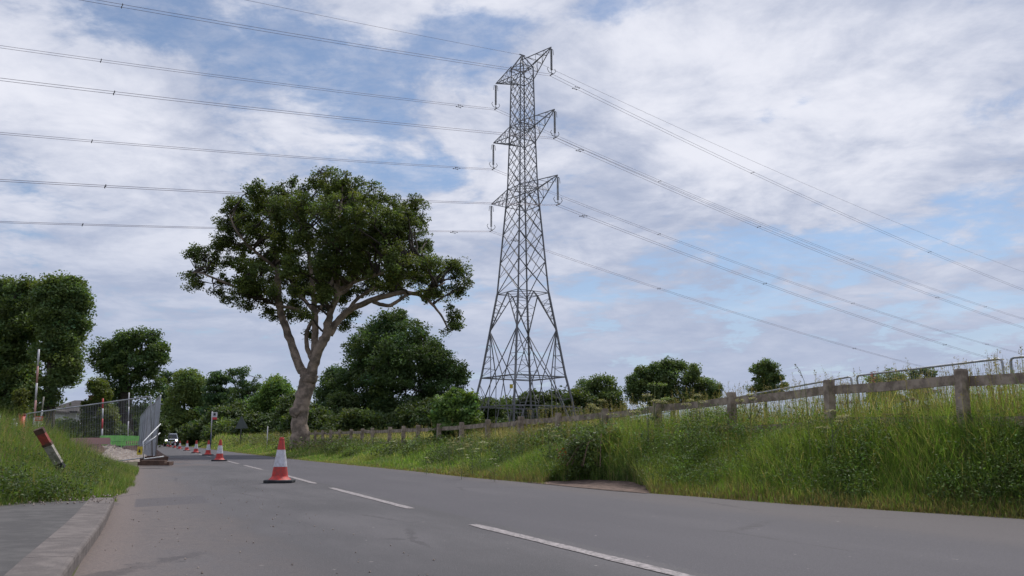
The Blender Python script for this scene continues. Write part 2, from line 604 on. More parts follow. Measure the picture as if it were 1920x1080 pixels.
# pavement and dropped kerb, left foreground
KZ = 0.085
kin = [gnd(132, 1080), gnd(175, 1025), gnd(195, 992), gnd(212, 950), gnd(221, 930)]
s_in = [-6, 2.5, 4.86, 6.13, 7.3, 9.73, 11.3]
w_in = [-0.36, -0.32, -0.30, -0.275, -0.255, -0.27, -0.28]
M_KERB = mat('worn_concrete', (0.180, 0.155, 0.145), 0.9, 0, 0, 7, 0.5, 60, col2=(0.120, 0.103, 0.098))
kp = []
ks = np.concatenate([np.arange(-6, 9.0, 0.915), [9.0, 9.9]])
for k in range(len(ks) - 1):
    a_, b_ = ks[k] + 0.0045, ks[k + 1] - 0.0045
    wa, wb = np.interp([a_, b_], s_in, w_in)
    kw = 0.235
    V = []
    for s_, w_ in ((a_, wa), (b_, wb)):
        for dw, z in ((0.0, -0.05), (0.0, KZ - 0.02), (-0.006, KZ - 0.006), (-0.022, KZ), (-kw, KZ + 0.004), (-kw, -0.05)):
            V.append(sw(s_, w_ + dw, z))
    kp.append((V, k))
mb = MB()
for V, k in kp:
    mb.add(V, [(j, (j + 1) % 6, (j + 1) % 6 + 6, j + 6) for j in range(6)], [(0, 2, 1), (0, 3, 2), (0, 4, 3), (0, 5, 4), (6, 7, 8), (6, 8, 9), (6, 9, 10), (6, 10, 11)])
tag(mb.build('kerb', M_KERB), kind='structure')
M_PAVE = mat('pavement_tarmac', (0.098, 0.092, 0.090), 0.9, 0, 0, 5, 0.25, 90, col2=(0.066, 0.062, 0.062))
V = []
ts = np.arange(-6, 9.9, 0.5)
for s_ in ts:
    w_ = np.interp(s_, s_in, w_in) - 0.239
    V += [sw(s_, w_, KZ - 0.002), sw(s_, w_ - 1.6, KZ + 0.01), sw(s_, w_ - 6, KZ + 0.02)]
i = np.arange(len(ts) - 1) * 3
tag(raw_mesh('pavement', V, [np.concatenate([np.stack([i + 1, i, i + 3, i + 4], 1), np.stack([i + 2, i + 1, i + 4, i + 5], 1)])], M_PAVE), kind='structure')

# ------------------------------------------------------------------ foliage engine


def leaf_quads(centres, size, rng, cols, flat=0.35, aspect=0.62):
    n = len(centres)
    nrm = rng.normal(size=(n, 3))
    nrm[:, 2] = np.abs(nrm[:, 2]) + flat
    nrm /= np.linalg.norm(nrm, axis=1)[:, None]
    t = rng.normal(size=(n, 3))
    t -= nrm * (t * nrm).sum(1)[:, None]
    t /= np.linalg.norm(t, axis=1)[:, None]
    bt = np.cross(nrm, t)
    sz = size * rng.uniform(0.6, 1.35, n)[:, None]
    a = t * sz
    b_ = bt * sz * aspect
    fold = nrm * sz * 0.22
    V = np.stack([centres - a, centres + b_ - fold, centres + a, centres - b_ - fold], 1).reshape(-1, 3)
    Qd = np.arange(n * 4).reshape(n, 4)
    T = np.repeat(cols, 4, 0)
    return V, Qd, T


def crown(blobs, Yd, nclus, per, leaf, rc, rng, base, var=0.3, shell=0.35, gap=-0.35, flat=0.35, depth=1.0, squash=0.7, warm=0.0, bright=3.0):
    """blobs: outline lobes (px, py, rx, ry, depth offset m). Lobes become real ellipsoids at their distance."""
    area = np.array([bb[2] * bb[3] for bb in blobs], float)
    pr = area / area.sum()
    cen = []
    cnt = rng.multinomial(nclus, pr)
    for bb, k in zip(blobs, cnt):
        if k == 0:
            continue
        dy = bb[4] if len(bb) > 4 else 0
        c0 = at(bb[0], bb[1], Yd + dy)
        kx = bb[2] / FPX * (Yd + dy)
        kz = bb[3] / FPX * (Yd + dy)
        ky = min(max(kx, kz), 1.4 * min(kx, kz) + 0.5) * depth
        d = rng.normal(size=(k * 3, 3))
        d /= np.linalg.norm(d, axis=1)[:, None]
        rad = shell + (1 - shell) * rng.uniform(size=(k * 3, 1)) ** 0.6
        p = c0 + d * rad * np.array([kx, ky, kz])
        keep = vnoise(p[:, 0] * 1.0, p[:, 2] + p[:, 1] * 0.6, 3.0 / (rc * 4), 5) > gap
        p = p[keep][:k]
        cen.append(p)
    cen = np.concatenate(cen)
    n = len(cen)
    off = rng.normal(size=(n, per, 3))
    off /= np.linalg.norm(off, axis=2)[..., None]
    off *= rng.uniform(0.15, 1, size=(n, per, 1)) ** 0.6
    rcs = rc * rng.uniform(0.55, 1.3, size=(n, 1, 1))
    off = off * rcs * np.array([1, 1, squash])
    pts = (cen[:, None] + off).reshape(-1, 3)
    base = np.array(base)
    cl = rng.normal(size=(n, 1, 1)) * var * 0.6
    lf = rng.normal(size=(n, per, 1)) * var * 0.5
    hue = rng.normal(size=(n, 1, 1)) * 0.10 + warm
    cols = base * bright * np.exp(cl + lf) * np.concatenate([1 + hue, 1 + hue * 0.2, 1 - hue], 2)
    V, Qd, T = leaf_quads(pts, leaf, rng, np.clip(cols.reshape(-1, 3), 0.004, 0.6), flat)
    return V, Qd, T, cen


def nearest(P_, Sk):
    d = ((P_[:, None] - Sk[None]) ** 2).sum(2)
    return d.argmin(1)


def resample(pts, rad, n):
    pts = np.asarray(pts, float)
    t = np.linspace(0, len(pts) - 1, n)
    k = np.arange(len(pts))
    # Catmull-like smoothing through linear interpolation then a small box filter
    P_ = np.stack([np.interp(t, k, pts[:, j]) for j in range(3)], 1)
    R__ = np.interp(t, k, rad)
    Q_ = P_.copy()
    for _ in range(3):
        Q_[1:-1] = (Q_[:-2] + 2 * Q_[1:-1] + Q_[2:]) / 4
    return Q_, R__


def tree(name, label, Yd, limbs, blobs, nclus, per, leaf, rc, colour, seed, cat='tree', group=None, bark=None, twigs=True, nsec=60, part=('trunk', 'branch', 'crown'), thick=1.0, **kw):
    """limbs: list of polylines [(px, py, width px, depth offset)...]"""
    rng = np.random.default_rng(seed)
    if Yd > 60:
        leaf, per = leaf * .72, int(per * 1.7)
    b0 = at(limbs[0][0][0], limbs[0][0][1], Yd)
    gz = float(height(b0[0], b0[1]))
    root = empty(name, (b0[0], b0[1], gz))
    tag(root, label, cat, group)
    o0 = np.array([b0[0], b0[1], gz])
    mb = MB()
    skel = []
    skr = []
    for li, l in enumerate(limbs):
        pts = []
        rad = []
        for q_ in l:
            dy = q_[3] if len(q_) > 3 else 0
            pts.append(at(q_[0], q_[1], Yd + dy))
            rad.append(q_[2] / 2 / FPX * (Yd + dy) * (.93 if Yd == 43.0 else 1))
        if li == 0:
            pts.insert(0, np.array([b0[0], b0[1], gz - 0.1]))
            rad.insert(0, rad[0] * 1.25)
        P_, R__ = resample(pts, rad, max(6, len(pts) * 4))
        jit = R__[:, None] * 0.18 * rng.normal(size=(len(P_), 3))
        jit[:2] = 0
        P_ = P_ + jit * (0.6 if li else 0.25)
        mb.tube(P_ - o0, R__, 12 if Yd < 60 else 6, 0.05 if Yd < 60 else 0, rng)
        skel.append(P_)
        skr.append(R__)
    mb.build(part[0], bark or M_BARKD, root, True)
    V, Qd, T, cen = crown(blobs, Yd, nclus, per, leaf, rc, rng, colour, **kw)
    if twigs:
        Sk = np.concatenate(skel)
        sec = cen[rng.choice(len(cen), min(nsec, len(cen)), replace=False)]
        mb = MB()
        hi = Sk[Sk[:, 2] > gz + 0.25 * (cen[:, 2].max() - gz)]
        if len(hi) < 2:
            hi = Sk[-3:]
        mids = []
        r0 = (0.07 if Yd < 60 else 0.10) * thick
        for c in sec:
            # a branch starts lower on the skeleton than the leaves it carries
            dd = ((hi - c) ** 2).sum(1) + np.where(hi[:, 2] > c[2] - 0.3, 4.0, 0)
            a = hi[np.argsort(dd)[rng.integers(0, min(5, len(hi)))]]
            L = np.linalg.norm(c - a)
            k = np.linspace(0, 1, 7)[:, None]
            bend = np.array([0, 0, 0.06 * L]) * np.sin(k * np.pi) + rng.normal(size=(7, 3)) * 0.035 * L * np.sin(k * np.pi)
            P_ = a + (c - a) * k + bend
            rs = min(r0, 0.025 * L + 0.02)
            mb.tube(P_ - o0, np.linspace(rs, rs * 0.35, 7), 5)
            mids.append(P_[3:])
        mids = np.concatenate(mids)
        # finer twigs
        near = nearest(cen, mids)
        for c, j in zip(cen, near):
            a = mids[j]
            if not 0.05 < np.linalg.norm(c - a) < (1.6 if Yd < 60 else 3.0):
                continue
            k = np.array([0, 0.5, 1])[:, None]
            P_ = a + (c - a) * k + rng.normal(size=(3, 3)) * 0.06 * np.linalg.norm(c - a) * np.sin(k * np.pi)
            mb.tube(P_ - o0, [0.020 * thick, 0.015 * thick, 0.008 * thick], 3)
        mb.build(part[1], M_BARKD, root, True)
    raw_mesh(part[2], V - o0, [Qd], M_LEAF, T, root)
    return root


# ------------------------------------------------------------------ the old oak
OY = 43.0
limbs = [
    [(563, 812, 35), (562, 790, 32), (564, 768, 31), (569, 745, 31), (576, 720, 33), (581, 702, 34)],
    [(576, 712, 22, .0), (566, 695, 18, .1), (552, 662, 16, .2), (537, 618, 15, .3), (526, 586, 14, .3), (522, 555, 14, .2), (520, 515, 12, 0), (518, 475, 10, 0), (512, 435, 8, -.3), (505, 395, 5, -.5), (500, 365, 3, -.6)],
    [(582, 710, 24, 0), (587, 684, 21, -.2), (599, 651, 20, -.4), (612, 628, 19, -.5), (616, 600, 14, -.7), (622, 577, 13, -.9), (634, 556, 13, -1.0), (632, 530, 12, -1.2), (628, 490, 11, -1.4), (632, 440, 8, -1.6), (640, 390, 5, -1.6), (642, 350, 3, -1.6)],
    [(618, 628, 15, -.3), (628, 607, 14, -.2), (652, 583, 13, -.2), (685, 566, 12, -.4), (711, 557, 11, -.5), (758, 547, 9, -.6), (792, 553, 7, -.8), (812, 572, 5, -.8), (830, 594, 4, -.8), (840, 618, 3, -.8)],
    [(700, 566, 8, -.4), (727, 575, 8, -.7), (747, 565, 7, -.8), (762, 552, 6, -.9), (800, 545, 4, -1.0), (835, 530, 3, -1)],
    [(590, 668, 17, .3), (590, 640, 14, .4), (592, 610, 13, .6), (590, 580, 12, .9), (588, 550, 11, 1.2), (582, 500, 9, 1.4), (575, 450, 7, 1.6), (570, 400, 5, 1.6)],
    [(585, 672, 12, .2), (574, 650, 9, .5), (574, 625, 8, .7), (583, 605, 8, .7), (606, 570, 7, 1.3), (622, 530, 6, 2.0), (640, 480, 5, 2.4)],
    [(588, 598, 8, .6), (563, 582, 7, .4), (544, 577, 6, .2), (515, 570, 4, 0), (480, 565, 3, 0)],
    [(524, 562, 9, .2), (500, 548, 7, .0), (478, 545, 7, -.4), (450, 540, 6, -.6), (425, 532, 5, -1), (398, 520, 4, -1.2), (370, 508, 3, -1.2), (350, 520, 2, -1.2)],
    [(520, 505, 8, 0), (495, 485, 6, -.6), (465, 460, 5, -1.2), (440, 430, 4, -1.5), (430, 400, 3, -1.5)],
    [(633, 545, 9, -1), (652, 533, 9, -1.3), (690, 520, 7, -1.6), (735, 505, 6, -2.2), (770, 490, 4, -2.4), (800, 480, 3, -2.6)],
    [(630, 552, 8, -1), (648, 548, 8, -.6), (668, 520, 7, .2), (690, 480, 6, 1.0), (705, 430, 5, 1.6), (720, 390, 3, 1.8)],
    [(590, 585, 8, .9), (560, 550, 7, 1.8), (540, 520, 6, 2.6), (540, 470, 4, 3.2)],
    [(652, 583, 8, -.2), (668, 560, 7, .6), (710, 535, 6, 1.6), (760, 520, 5, 2.4), (820, 520, 4, 3.0)],
]
ob = [(585, 338, 30, 26, 0), (560, 352, 22, 24, -1), (640, 352, 52, 30, -1), (680, 372, 40, 28, 1), (500, 362, 42, 24, -1), (462, 385, 42, 28, 0), (560, 395, 58, 42, -2.5), (520, 400, 55, 40, 2.5),
      (650, 405, 72, 45, -3.5), (620, 390, 60, 40, 3), (722, 378, 32, 28, 0), (775, 395, 30, 32, 0), (738, 415, 50, 40, -2), (785, 440, 28, 38, 0), (700, 455, 75, 42, -3), (715, 450, 75, 40, 3),
      (600, 455, 60, 38, -3), (540, 450, 50, 36, -1.5), (480, 430, 45, 34, -1), (430, 420, 26, 34, 0), (425, 450, 22, 22, 0), (520, 480, 42, 26, 2), (384, 478, 34, 17, -.5), (412, 462, 20, 16, -.5), (356, 520, 26, 15, -.8), (382, 530, 26, 15, 0),
      (410, 522, 32, 15, 0), (470, 508, 42, 22, -1.5), (445, 545, 34, 14, -.6), (490, 550, 34, 16, 0), (520, 562, 26, 14, .5), (585, 510, 52, 30, 3), (600, 495, 40, 28, -3),
      (665, 500, 50, 26, -2.5), (690, 510, 50, 22, 2), (560, 540, 26, 18, 2.5), (640, 560, 14, 12, 2), (760, 470, 58, 26, 0), (790, 495, 50, 24, -2), (800, 520, 45, 20, 2), (845, 500, 34, 22, 0), (864, 525, 20, 24, 0), (838, 545, 26, 16, -.5),
      (866, 552, 14, 16, 0), (775, 545, 24, 12, 0), (735, 540, 40, 12, .5), (845, 585, 12, 16, -.8), (850, 608, 14, 16, -.8), (836, 620, 9, 9, -.8), (545, 630, 10, 8, .3), (578, 625, 14, 12, 1.2), (650, 610, 16, 12, 1.5), (655, 635, 12, 10, 1.5), (610, 575, 16, 14, 2), (700, 350, 14, 12, 0), (455, 470, 30, 16, 1.5), (430, 490, 24, 14, 1.5), (500, 530, 44, 18, 2.5), (470, 530, 36, 16, -2), (555, 575, 30, 16, 3), (520, 590, 20, 12, 2), (640, 530, 50, 24, 3.5), (700, 535, 50, 14, 3), (770, 520, 50, 20, 3), (820, 555, 30, 12, 1.5), (600, 530, 46, 26, 4), (545, 505, 40, 26, -3.5), (740, 490, 50, 26, -3.5), (660, 470, 60, 30, 4.5), (860, 590, 10, 12, -.5), (390, 500, 26, 12, 1), (365, 535, 18, 10, 1), (620, 320, 18, 12, 0), (600, 318, 14, 12, 0), (590, 545, 26, 18, -2), (440, 560, 26, 10, 0), (470, 572, 22, 9, -.5), (500, 585, 22, 10, .5), (512, 600, 12, 7, .5), (548, 590, 22, 12, 2.2), (572, 590, 18, 14, -1.5), (610, 555, 26, 16, -2.4), (655, 590, 18, 14, 1.8), (668, 545, 30, 14, 2.2), (720, 520, 40, 14, -2.6), (780, 560, 26, 9, 1), (812, 548, 26, 10, -1), (480, 500, 50, 20, 3), (530, 545, 34, 16, -2.2), (400, 545, 18, 8, 0)]
oak = tree('oak_tree', 'huge old oak leaning beside the road with bare forked grey-brown trunk and broad open crown', OY, limbs, ob, 4000, 46, 0.060, 0.34, (0.041, 0.054, 0.016), 11, bark=M_BARK, nsec=300, shell=0.1, gap=-0.08, var=0.36, squash=0.75, bright=2.7)
# burr on the trunk and a low snag
mb = MB()
rng = np.random.default_rng(3)
c = at(549, 766, OY - 0.3) - np.array(oak.location)
mb.tube([c + (0.35, 0, -0.3), c + (0.05, 0, -0.12), c, c + (-0.02, 0, 0.08)], [0.3, 0.27, 0.20, 0.07], 10, 0.08, rng)
mb.build('burr', M_BARK, oak, True)


# ------------------------------------------------------------------ other trees
def fill(cx, top, bot, rx, n, seed, dz=1.5, prof=None):
    """lobes filling an outline: prof maps height fraction (0 bottom..1 top) to half width fraction"""
    r = np.random.default_rng(seed)
    o = []
    prof = prof or [(0, .55), (.35, 1.0), (.7, .82), (.92, .4), (1, .2)]
    fx, fy = [p[0] for p in prof], [p[1] for p in prof]
    for k in range(n):
        f_ = (k + 0.5) / n
        hw = np.interp(f_, fx, fy) * rx
        lr = max(7, rx * r.uniform(0.26, 0.42))
        y = bot + (top + lr * 0.7 - bot) * f_
        x = cx + r.uniform(-1, 1) * max(0, hw - lr * 0.7)
        o.append((x, y, lr, lr * r.uniform(0.6, 0.85), r.uniform(-dz, dz)))
    for k in range(n):          # edge lobes
        f_ = r.uniform(0.02, 0.95)
        hw = np.interp(f_, fx, fy) * rx
        lr = max(6, rx * r.uniform(0.16, 0.26))
        y = bot + (top + lr * 0.8 - bot) * f_
        sgn = 1 if k % 2 else -1
        o.append((cx + sgn * max(0, hw - lr * 0.8), y, lr, lr * 0.75, r.uniform(-dz, dz) * 0.6))
    return o


GD = (0.042, 0.060, 0.022)
GM = (0.056, 0.078, 0.027)
GL = (0.070, 0.110, 0.028)
# two tall pollarded columns on the left
colp = [(0, .35), (.15, .8), (.3, .62), (.4, .75), (.6, .95), (.8, 1.0), (.93, .8), (1, .45)]
tree('poplar_tree', 'tall dark rounded tree cut by the left edge of the picture', 80, [[(12, 800, 20), (14, 700, 16), (16, 600, 9), (18, 550, 5)]], fill(20, 512, 770, 62, 44, 1, 2.0, colp) + [(-40, 620, 40, 70, 0), (0, 560, 40, 40, 0), (40, 560, 34, 40, 0), (20, 620, 50, 44, 0), (20, 690, 50, 44, 0)], 900, 44, 0.20, 1.0, GD, 21, group='tall trees at the left', nsec=50, gap=-0.75, shell=.3)
tree('poplar_tree', 'tall dark rounded tree right of its twin, with ragged lower branches over the white house', 76, [[(92, 800, 20), (95, 700, 15), (100, 610, 9), (108, 560, 5)], [(95, 700, 8), (125, 670, 5), (155, 680, 3)]], [(105, 556, 32, 36, 0), (132, 560, 28, 36, 0), (120, 600, 44, 40, 0), (115, 650, 36, 36, 0)] + fill(114, 515, 640, 46, 32, 2, 1.6, [(0, .6), (.3, .85), (.6, 1), (.85, .9), (1, .4)]) + fill(108, 630, 735, 44, 12, 3, 2, [(0, .5), (.5, .9), (1, .8)]) + [(95, 745, 22, 14, 0), (75, 770, 12, 14, 0)], 950, 44, 0.19, 0.95, GD, 22, group='tall trees at the left', nsec=50, gap=-0.7, shell=.3)
tree('oak_tree', 'many-stemmed dark tree with open spreading crown above the wire fence panel', 88, [[(236, 805, 27), (235, 770, 24), (234, 735, 22)], [(234, 745, 8), (222, 700, 6), (200, 665, 4), (185, 650, 2)], [(234, 742, 8), (236, 690, 7), (236, 640, 4)], [(236, 745, 8), (250, 705, 6), (275, 680, 5), (300, 672, 3)], [(238, 740, 6), (255, 690, 5), (265, 650, 3)]],
     [(240, 640, 24, 16), (258, 634, 14, 12), (215, 652, 24, 16), (200, 645, 12, 8), (280, 638, 18, 12), (290, 655, 20, 18), (300, 675, 17, 12), (185, 668, 16, 12), (205, 680, 28, 18), (235, 670, 36, 24), (270, 675, 32, 20), (240, 700, 30, 18), (195, 695, 18, 8), (268, 705, 22, 9), (295, 695, 16, 6), (225, 725, 26, 12), (200, 715, 14, 6), (298, 715, 12, 5), (262, 738, 30, 10), (285, 728, 22, 7), (215, 742, 24, 12), (205, 765, 22, 12), (268, 765, 24, 10), (250, 790, 30, 12, 1.5), (226, 634, 6, 8), (246, 628, 7, 7), (264, 624, 6, 7), (290, 630, 7, 8), (303, 655, 8, 8), (176, 652, 8, 8)], 420, 40, 0.20, 0.85, (0.04, 0.06, 0.022), 23, nsec=60, gap=-0.45, shell=.25)
tree('conifer_tree', 'yellow-green conifer standing behind the fence panel left of the many-stemmed tree', 78, [[(190, 810, 8), (188, 720, 3)]], fill(185, 708, 812, 30, 14, 4, 1.2, [(0, 1), (.4, .9), (.8, .6), (1, .2)]), 200, 40, 0.17, 0.7, (0.042, 0.055, 0.016), 24, nsec=20, gap=-.9, warm=.06)
tree('conifer_tree', 'narrow yellow-green conifer standing beside the white house at far left', 70, [[(40, 805, 6), (40, 760, 3)]], fill(38, 728, 808, 13, 8, 6, .8, [(0, 1), (.5, .8), (1, .3)]), 80, 36, 0.15, 0.5, (0.040, 0.048, 0.015), 25, nsec=10, gap=-.9, warm=.06)
# belt of trees beyond the road
tree('birch_tree', 'tall soft pale-green tree behind the approaching car, its top rounded', 150, [[(345, 822, 7), (346, 720, 3)], [(374, 815, 4), (372, 770, 3), (366, 730, 2)]], fill(352, 692, 818, 40, 22, 7, 3, [(0, .9), (.4, 1), (.75, .85), (.95, .4), (1, .25)]), 420, 40, 0.30, 1.5, (0.055, 0.075, 0.026), 26, nsec=30, gap=-.9)
tree('pine_tree', 'dark flat-topped pine showing left behind the soft pale-green tree', 165, [[(318, 822, 6), (314, 710, 3)]], [(322, 702, 20, 7), (312, 712, 14, 7), (308, 728, 16, 6), (318, 745, 18, 10), (310, 765, 16, 14), (318, 790, 18, 16), (330, 805, 20, 12)], 150, 34, 0.30, 1.2, (0.022, 0.036, 0.018), 27, nsec=20, gap=-.6, squash=.4)
tree('pine_tree', 'pine with tiered flat branches above the bus stop sign', 140, [[(412, 825, 8), (416, 760, 6), (410, 715, 3)]], [(402, 704, 20, 6), (418, 712, 22, 7), (398, 716, 14, 5), (408, 728, 24, 6), (425, 735, 20, 9), (400, 745, 20, 8), (420, 755, 30, 14), (400, 775, 36, 16), (440, 780, 34, 18), (395, 800, 34, 14), (430, 805, 36, 14)], 330, 36, 0.27, 1.1, (0.026, 0.045, 0.020), 28, nsec=40, gap=-.6, squash=.45)
tree('birch_tree', 'thin loose-crowned tree with sky showing between its twigs, right of the tiered pine', 135, [[(452, 825, 6), (454, 760, 5), (456, 705, 3)], [(455, 765, 3), (438, 715, 2), (434, 698, 2)], [(454, 760, 3), (474, 715, 2), (478, 706, 2)]], [(435, 700, 10, 9), (455, 697, 13, 9), (476, 706, 12, 10), (445, 715, 16, 10), (468, 722, 18, 10), (482, 728, 10, 8), (455, 738, 26, 12), (475, 750, 24, 12), (440, 758, 24, 12), (465, 780, 34, 20), (460, 805, 34, 14)], 260, 34, 0.22, 0.9, (0.036, 0.056, 0.026), 29, nsec=50, gap=-.25, shell=.3)
tree('maple_tree', 'dense round bright-green tree just left of the leaning oak trunk', 110, [[(518, 820, 8), (520, 760, 5)]], fill(520, 706, 815, 38, 24, 8, 3, [(0, .9), (.4, 1), (.75, .8), (.95, .4), (1, .25)]) + [(490, 760, 22, 20, 0), (545, 770, 18, 22, 0)], 480, 40, 0.23, 1.05, (0.050, 0.078, 0.024), 30, nsec=30, gap=-.9)
# the big tree right of the oak
tree('oak_tree', 'big dense dark tree with dome crown standing between the old oak and the steel tower', 78, [[(733, 812, 13), (733, 770, 11), (735, 720, 9), (738, 660, 5)], [(735, 740, 6), (790, 710, 4), (830, 700, 2)], [(734, 740, 6), (690, 700, 4), (650, 700, 2)]],
     [(740, 605, 34, 22), (715, 625, 40, 26, 1), (765, 625, 40, 26, -1), (690, 645, 36, 24, -2), (795, 650, 36, 26, 1), (740, 660, 60, 36, -3), (700, 680, 50, 30, 2), (780, 690, 50, 30, 0), (820, 680, 32, 24, 0), (845, 700, 30, 22, 0), (862, 705, 17, 20, 0), (835, 725, 36, 18, -1), (720, 715, 55, 28, -3), (680, 700, 26, 18, 0), (650, 715, 30, 20, 0), (640, 745, 26, 20, 0), (780, 735, 46, 20, 1), (740, 760, 50, 22, -2), (690, 755, 40, 22, -1), (655, 655, 14, 12, 0), (820, 750, 30, 14, 0)],
     1050, 44, 0.17, 0.85, (0.030, 0.047, 0.017), 31, nsec=80, gap=-.6, shell=.35)
tree('elm_tree', 'lower blue-green tree touching the left side of the big dome-crowned tree', 84, [[(630, 815, 8), (630, 760, 5)]], [(632, 702, 16, 12), (620, 718, 20, 14), (608, 740, 18, 14), (632, 745, 26, 20), (612, 765, 24, 18), (640, 780, 30, 18), (600, 790, 20, 14)], 260, 40, 0.19, 0.85, (0.038, 0.058, 0.026), 32, nsec=30, gap=-.6)
hs = np.random.default_rng(90)
hd = [(575, 765, 30, 60, 'low dark bush close behind the leaning oak trunk'), (600, 775, 34, 66, 'dark bush just right of the leaning oak trunk'), (668, 775, 36, 70, 'mid-green bush under the left side of the dome-crowned tree'),
      (715, 780, 34, 72, 'dark bush at the foot of the dome-crowned tree'), (770, 765, 38, 70, 'dark shady bush right of the dome-crowned tree trunk'), (818, 752, 34, 68, 'rounded dark bush left of the bright green sapling'), (860, 760, 30, 75, 'dark bush behind the bright green sapling'),
      (480, 785, 34, 95, 'low bush under the round bright-green tree'), (430, 795, 30, 100, 'low light-green bush behind the bus stop sign'), (540, 790, 28, 90, 'shaded low bush left of the oak trunk'), (385, 795, 28, 120, 'dark low bush right of the approaching car'),
      (345, 780, 26, 160, 'dark low bush behind the approaching car'), (455, 760, 30, 118, 'dark mid-height bush below the thin loose-crowned tree'), (505, 755, 26, 112, 'dark mid-height bush left of the round bright-green tree'), (420, 770, 26, 116, 'dark bush behind the bus stop pole'), (296, 792, 20, 165, 'low dark bush behind the row of mesh panels'), (270, 775, 26, 100, 'dark bush right of the many-stemmed tree trunk'), (200, 800, 26, 80, 'low bush at the foot of the conifer'), (120, 800, 30, 85, 'low dark bush in front of the white house wall'), (550, 750, 20, 92, 'dark bush directly left of the oak trunk'), (640, 745, 30, 74, 'tall dark bush between the oak trunk and the dome-crowned tree'),
      (908, 752, 30, 120, 'low dark bush seen through the left leg of the steel tower'), (948, 756, 32, 130, 'grey-green bush seen under the middle of the steel tower'), (1000, 738, 26, 130, 'rounded dark tree top seen through the steel tower'), (1045, 734, 36, 130, 'flat dark thicket behind the right leg of the steel tower'), (1088, 736, 32, 125, 'dark thicket just right of the steel tower')]
for k, (x, top, rx, d, lab) in enumerate(hd):
    tree('bush', lab, d, [[(x, 826, 4), (x, (top + 826) / 2, 2)]], fill(x, top - 6, 822, rx * 1.3, 13, 40 + k, 2.5, [(0, 1), (.5, .95), (.85, .6), (1, .3)]), int(270 + rx), 40, 0.0026 * d, 0.011 * d, (GM if k in (2, 8, 22) else GD), 50 + k, cat='bush', group='bushes beyond the verge and fence', bright=2.0, nsec=8, gap=-.95, part=('stem', 'twig', 'leaves'), thick=.8)
tree('ash_sapling', 'bright light-green leafy sapling growing in the timber fence left of the steel tower', 24.6, [[(848, 832, 6), (850, 790, 4), (852, 750, 2)], [(849, 820, 3), (830, 780, 2), (825, 755, 1)], [(850, 815, 3), (872, 775, 2), (878, 750, 1)]],
     [(858, 748, 18, 13), (835, 758, 20, 13), (880, 755, 15, 14), (850, 775, 34, 18), (878, 785, 20, 18), (828, 780, 18, 16), (850, 805, 34, 18), (838, 822, 22, 10), (868, 820, 16, 10), (855, 735, 8, 8), (882, 742, 6, 8)], 330, 34, 0.06, 0.22, (0.044, 0.070, 0.020), 33, nsec=50, gap=-.7, squash=.8, part=('stem', 'branch', 'leaves'), thick=.35)
# right side trees, far across the field
tree('oak_tree', 'dark round-topped tree just right of the steel tower beyond the field', 130, [[(1125, 810, 8), (1125, 740, 5)]], [(1125, 716, 26, 13), (1105, 724, 22, 14), (1148, 728, 20, 14), (1095, 742, 22, 16), (1125, 745, 40, 20), (1155, 750, 22, 16), (1105, 765, 36, 16), (1145, 768, 36, 16), (1090, 785, 30, 14), (1140, 788, 40, 16)], 340, 40, 0.24, 1.15, GD, 34, nsec=40, gap=-.6)
tree('oak_tree', 'wide spreading dark oak on the skyline right of the steel tower', 125, [[(1262, 810, 12), (1262, 760, 9)], [(1262, 765, 6), (1220, 730, 4)], [(1262, 765, 6), (1305, 735, 4)]],
     [(1250, 688, 26, 13), (1272, 690, 22, 13), (1225, 698, 26, 15), (1205, 698, 14, 12), (1290, 700, 28, 16), (1198, 715, 24, 16), (1186, 728, 16, 14), (1250, 712, 44, 22), (1310, 718, 26, 16), (1330, 728, 22, 16), (1342, 740, 10, 10), (1215, 735, 36, 16), (1265, 740, 48, 16), (1315, 742, 30, 12), (1200, 750, 24, 10), (1240, 755, 30, 10), (1305, 755, 26, 8)], 560, 42, 0.22, 1.0, GD, 35, nsec=60, gap=-.5, shell=.35)
tree('oak_tree', 'small isolated dark tree with uneven crown on the skyline above the timber fence', 120, [[(1436, 800, 7), (1436, 740, 5), (1436, 705, 3)]], [(1430, 684, 17, 9), (1445, 690, 14, 9), (1420, 694, 14, 8), (1440, 702, 24, 10), (1455, 712, 16, 9), (1425, 712, 16, 8), (1440, 724, 22, 9), (1468, 724, 12, 5), (1415, 728, 14, 6), (1445, 738, 26, 8)], 210, 38, 0.19, 0.75, GD, 36, nsec=40, gap=-.45, shell=.3)
tree('bush', 'low dark treetop showing above the wire fence left of the nearest timber post', 90, [[(1660, 800, 5), (1660, 730, 3)]], [(1640, 712, 16, 8), (1662, 706, 22, 9), (1684, 712, 14, 8), (1655, 728, 34, 12), (1660, 745, 40, 12)], 120, 36, 0.16, 0.7, GM, 37, cat='bush', nsec=10, gap=-.9, part=('stem', 'twig', 'leaves'))
tree('bush', 'small dark treetop just left of the nearest timber fence post', 92, [[(1728, 800, 5), (1728, 720, 3)]], [(1718, 698, 14, 6), (1736, 699, 14, 6), (1745, 704, 12, 6), (1728, 715, 26, 10), (1728, 735, 30, 12)], 90, 36, 0.16, 0.6, GD, 38, cat='bush', nsec=10, gap=-.9, part=('stem', 'twig', 'leaves'))

# ------------------------------------------------------------------ steel tower
PX, PY, PH = 1.2142, 88.0, -0.96823
ARM = np.array([math.cos(PH), math.sin(PH), 0])
LIN = np.array([-math.sin(PH), math.cos(PH), 0])
pyl = empty('electricity_pylon', (PX, PY, float(height(PX, PY))))
tag(pyl, 'tall grey steel lattice electricity pylon with three pairs of crossarms standing in the field', 'pylon')
PO = np.array([PX, PY, pyl.location[2]])
HT = [(0.0, 8.9), (5.1, 7.6), (7.9, 6.6), (12.8, 5.3), (17.0, 4.15), (29.1, 2.5), (36.85, 2.1), (44.3, 1.85)]


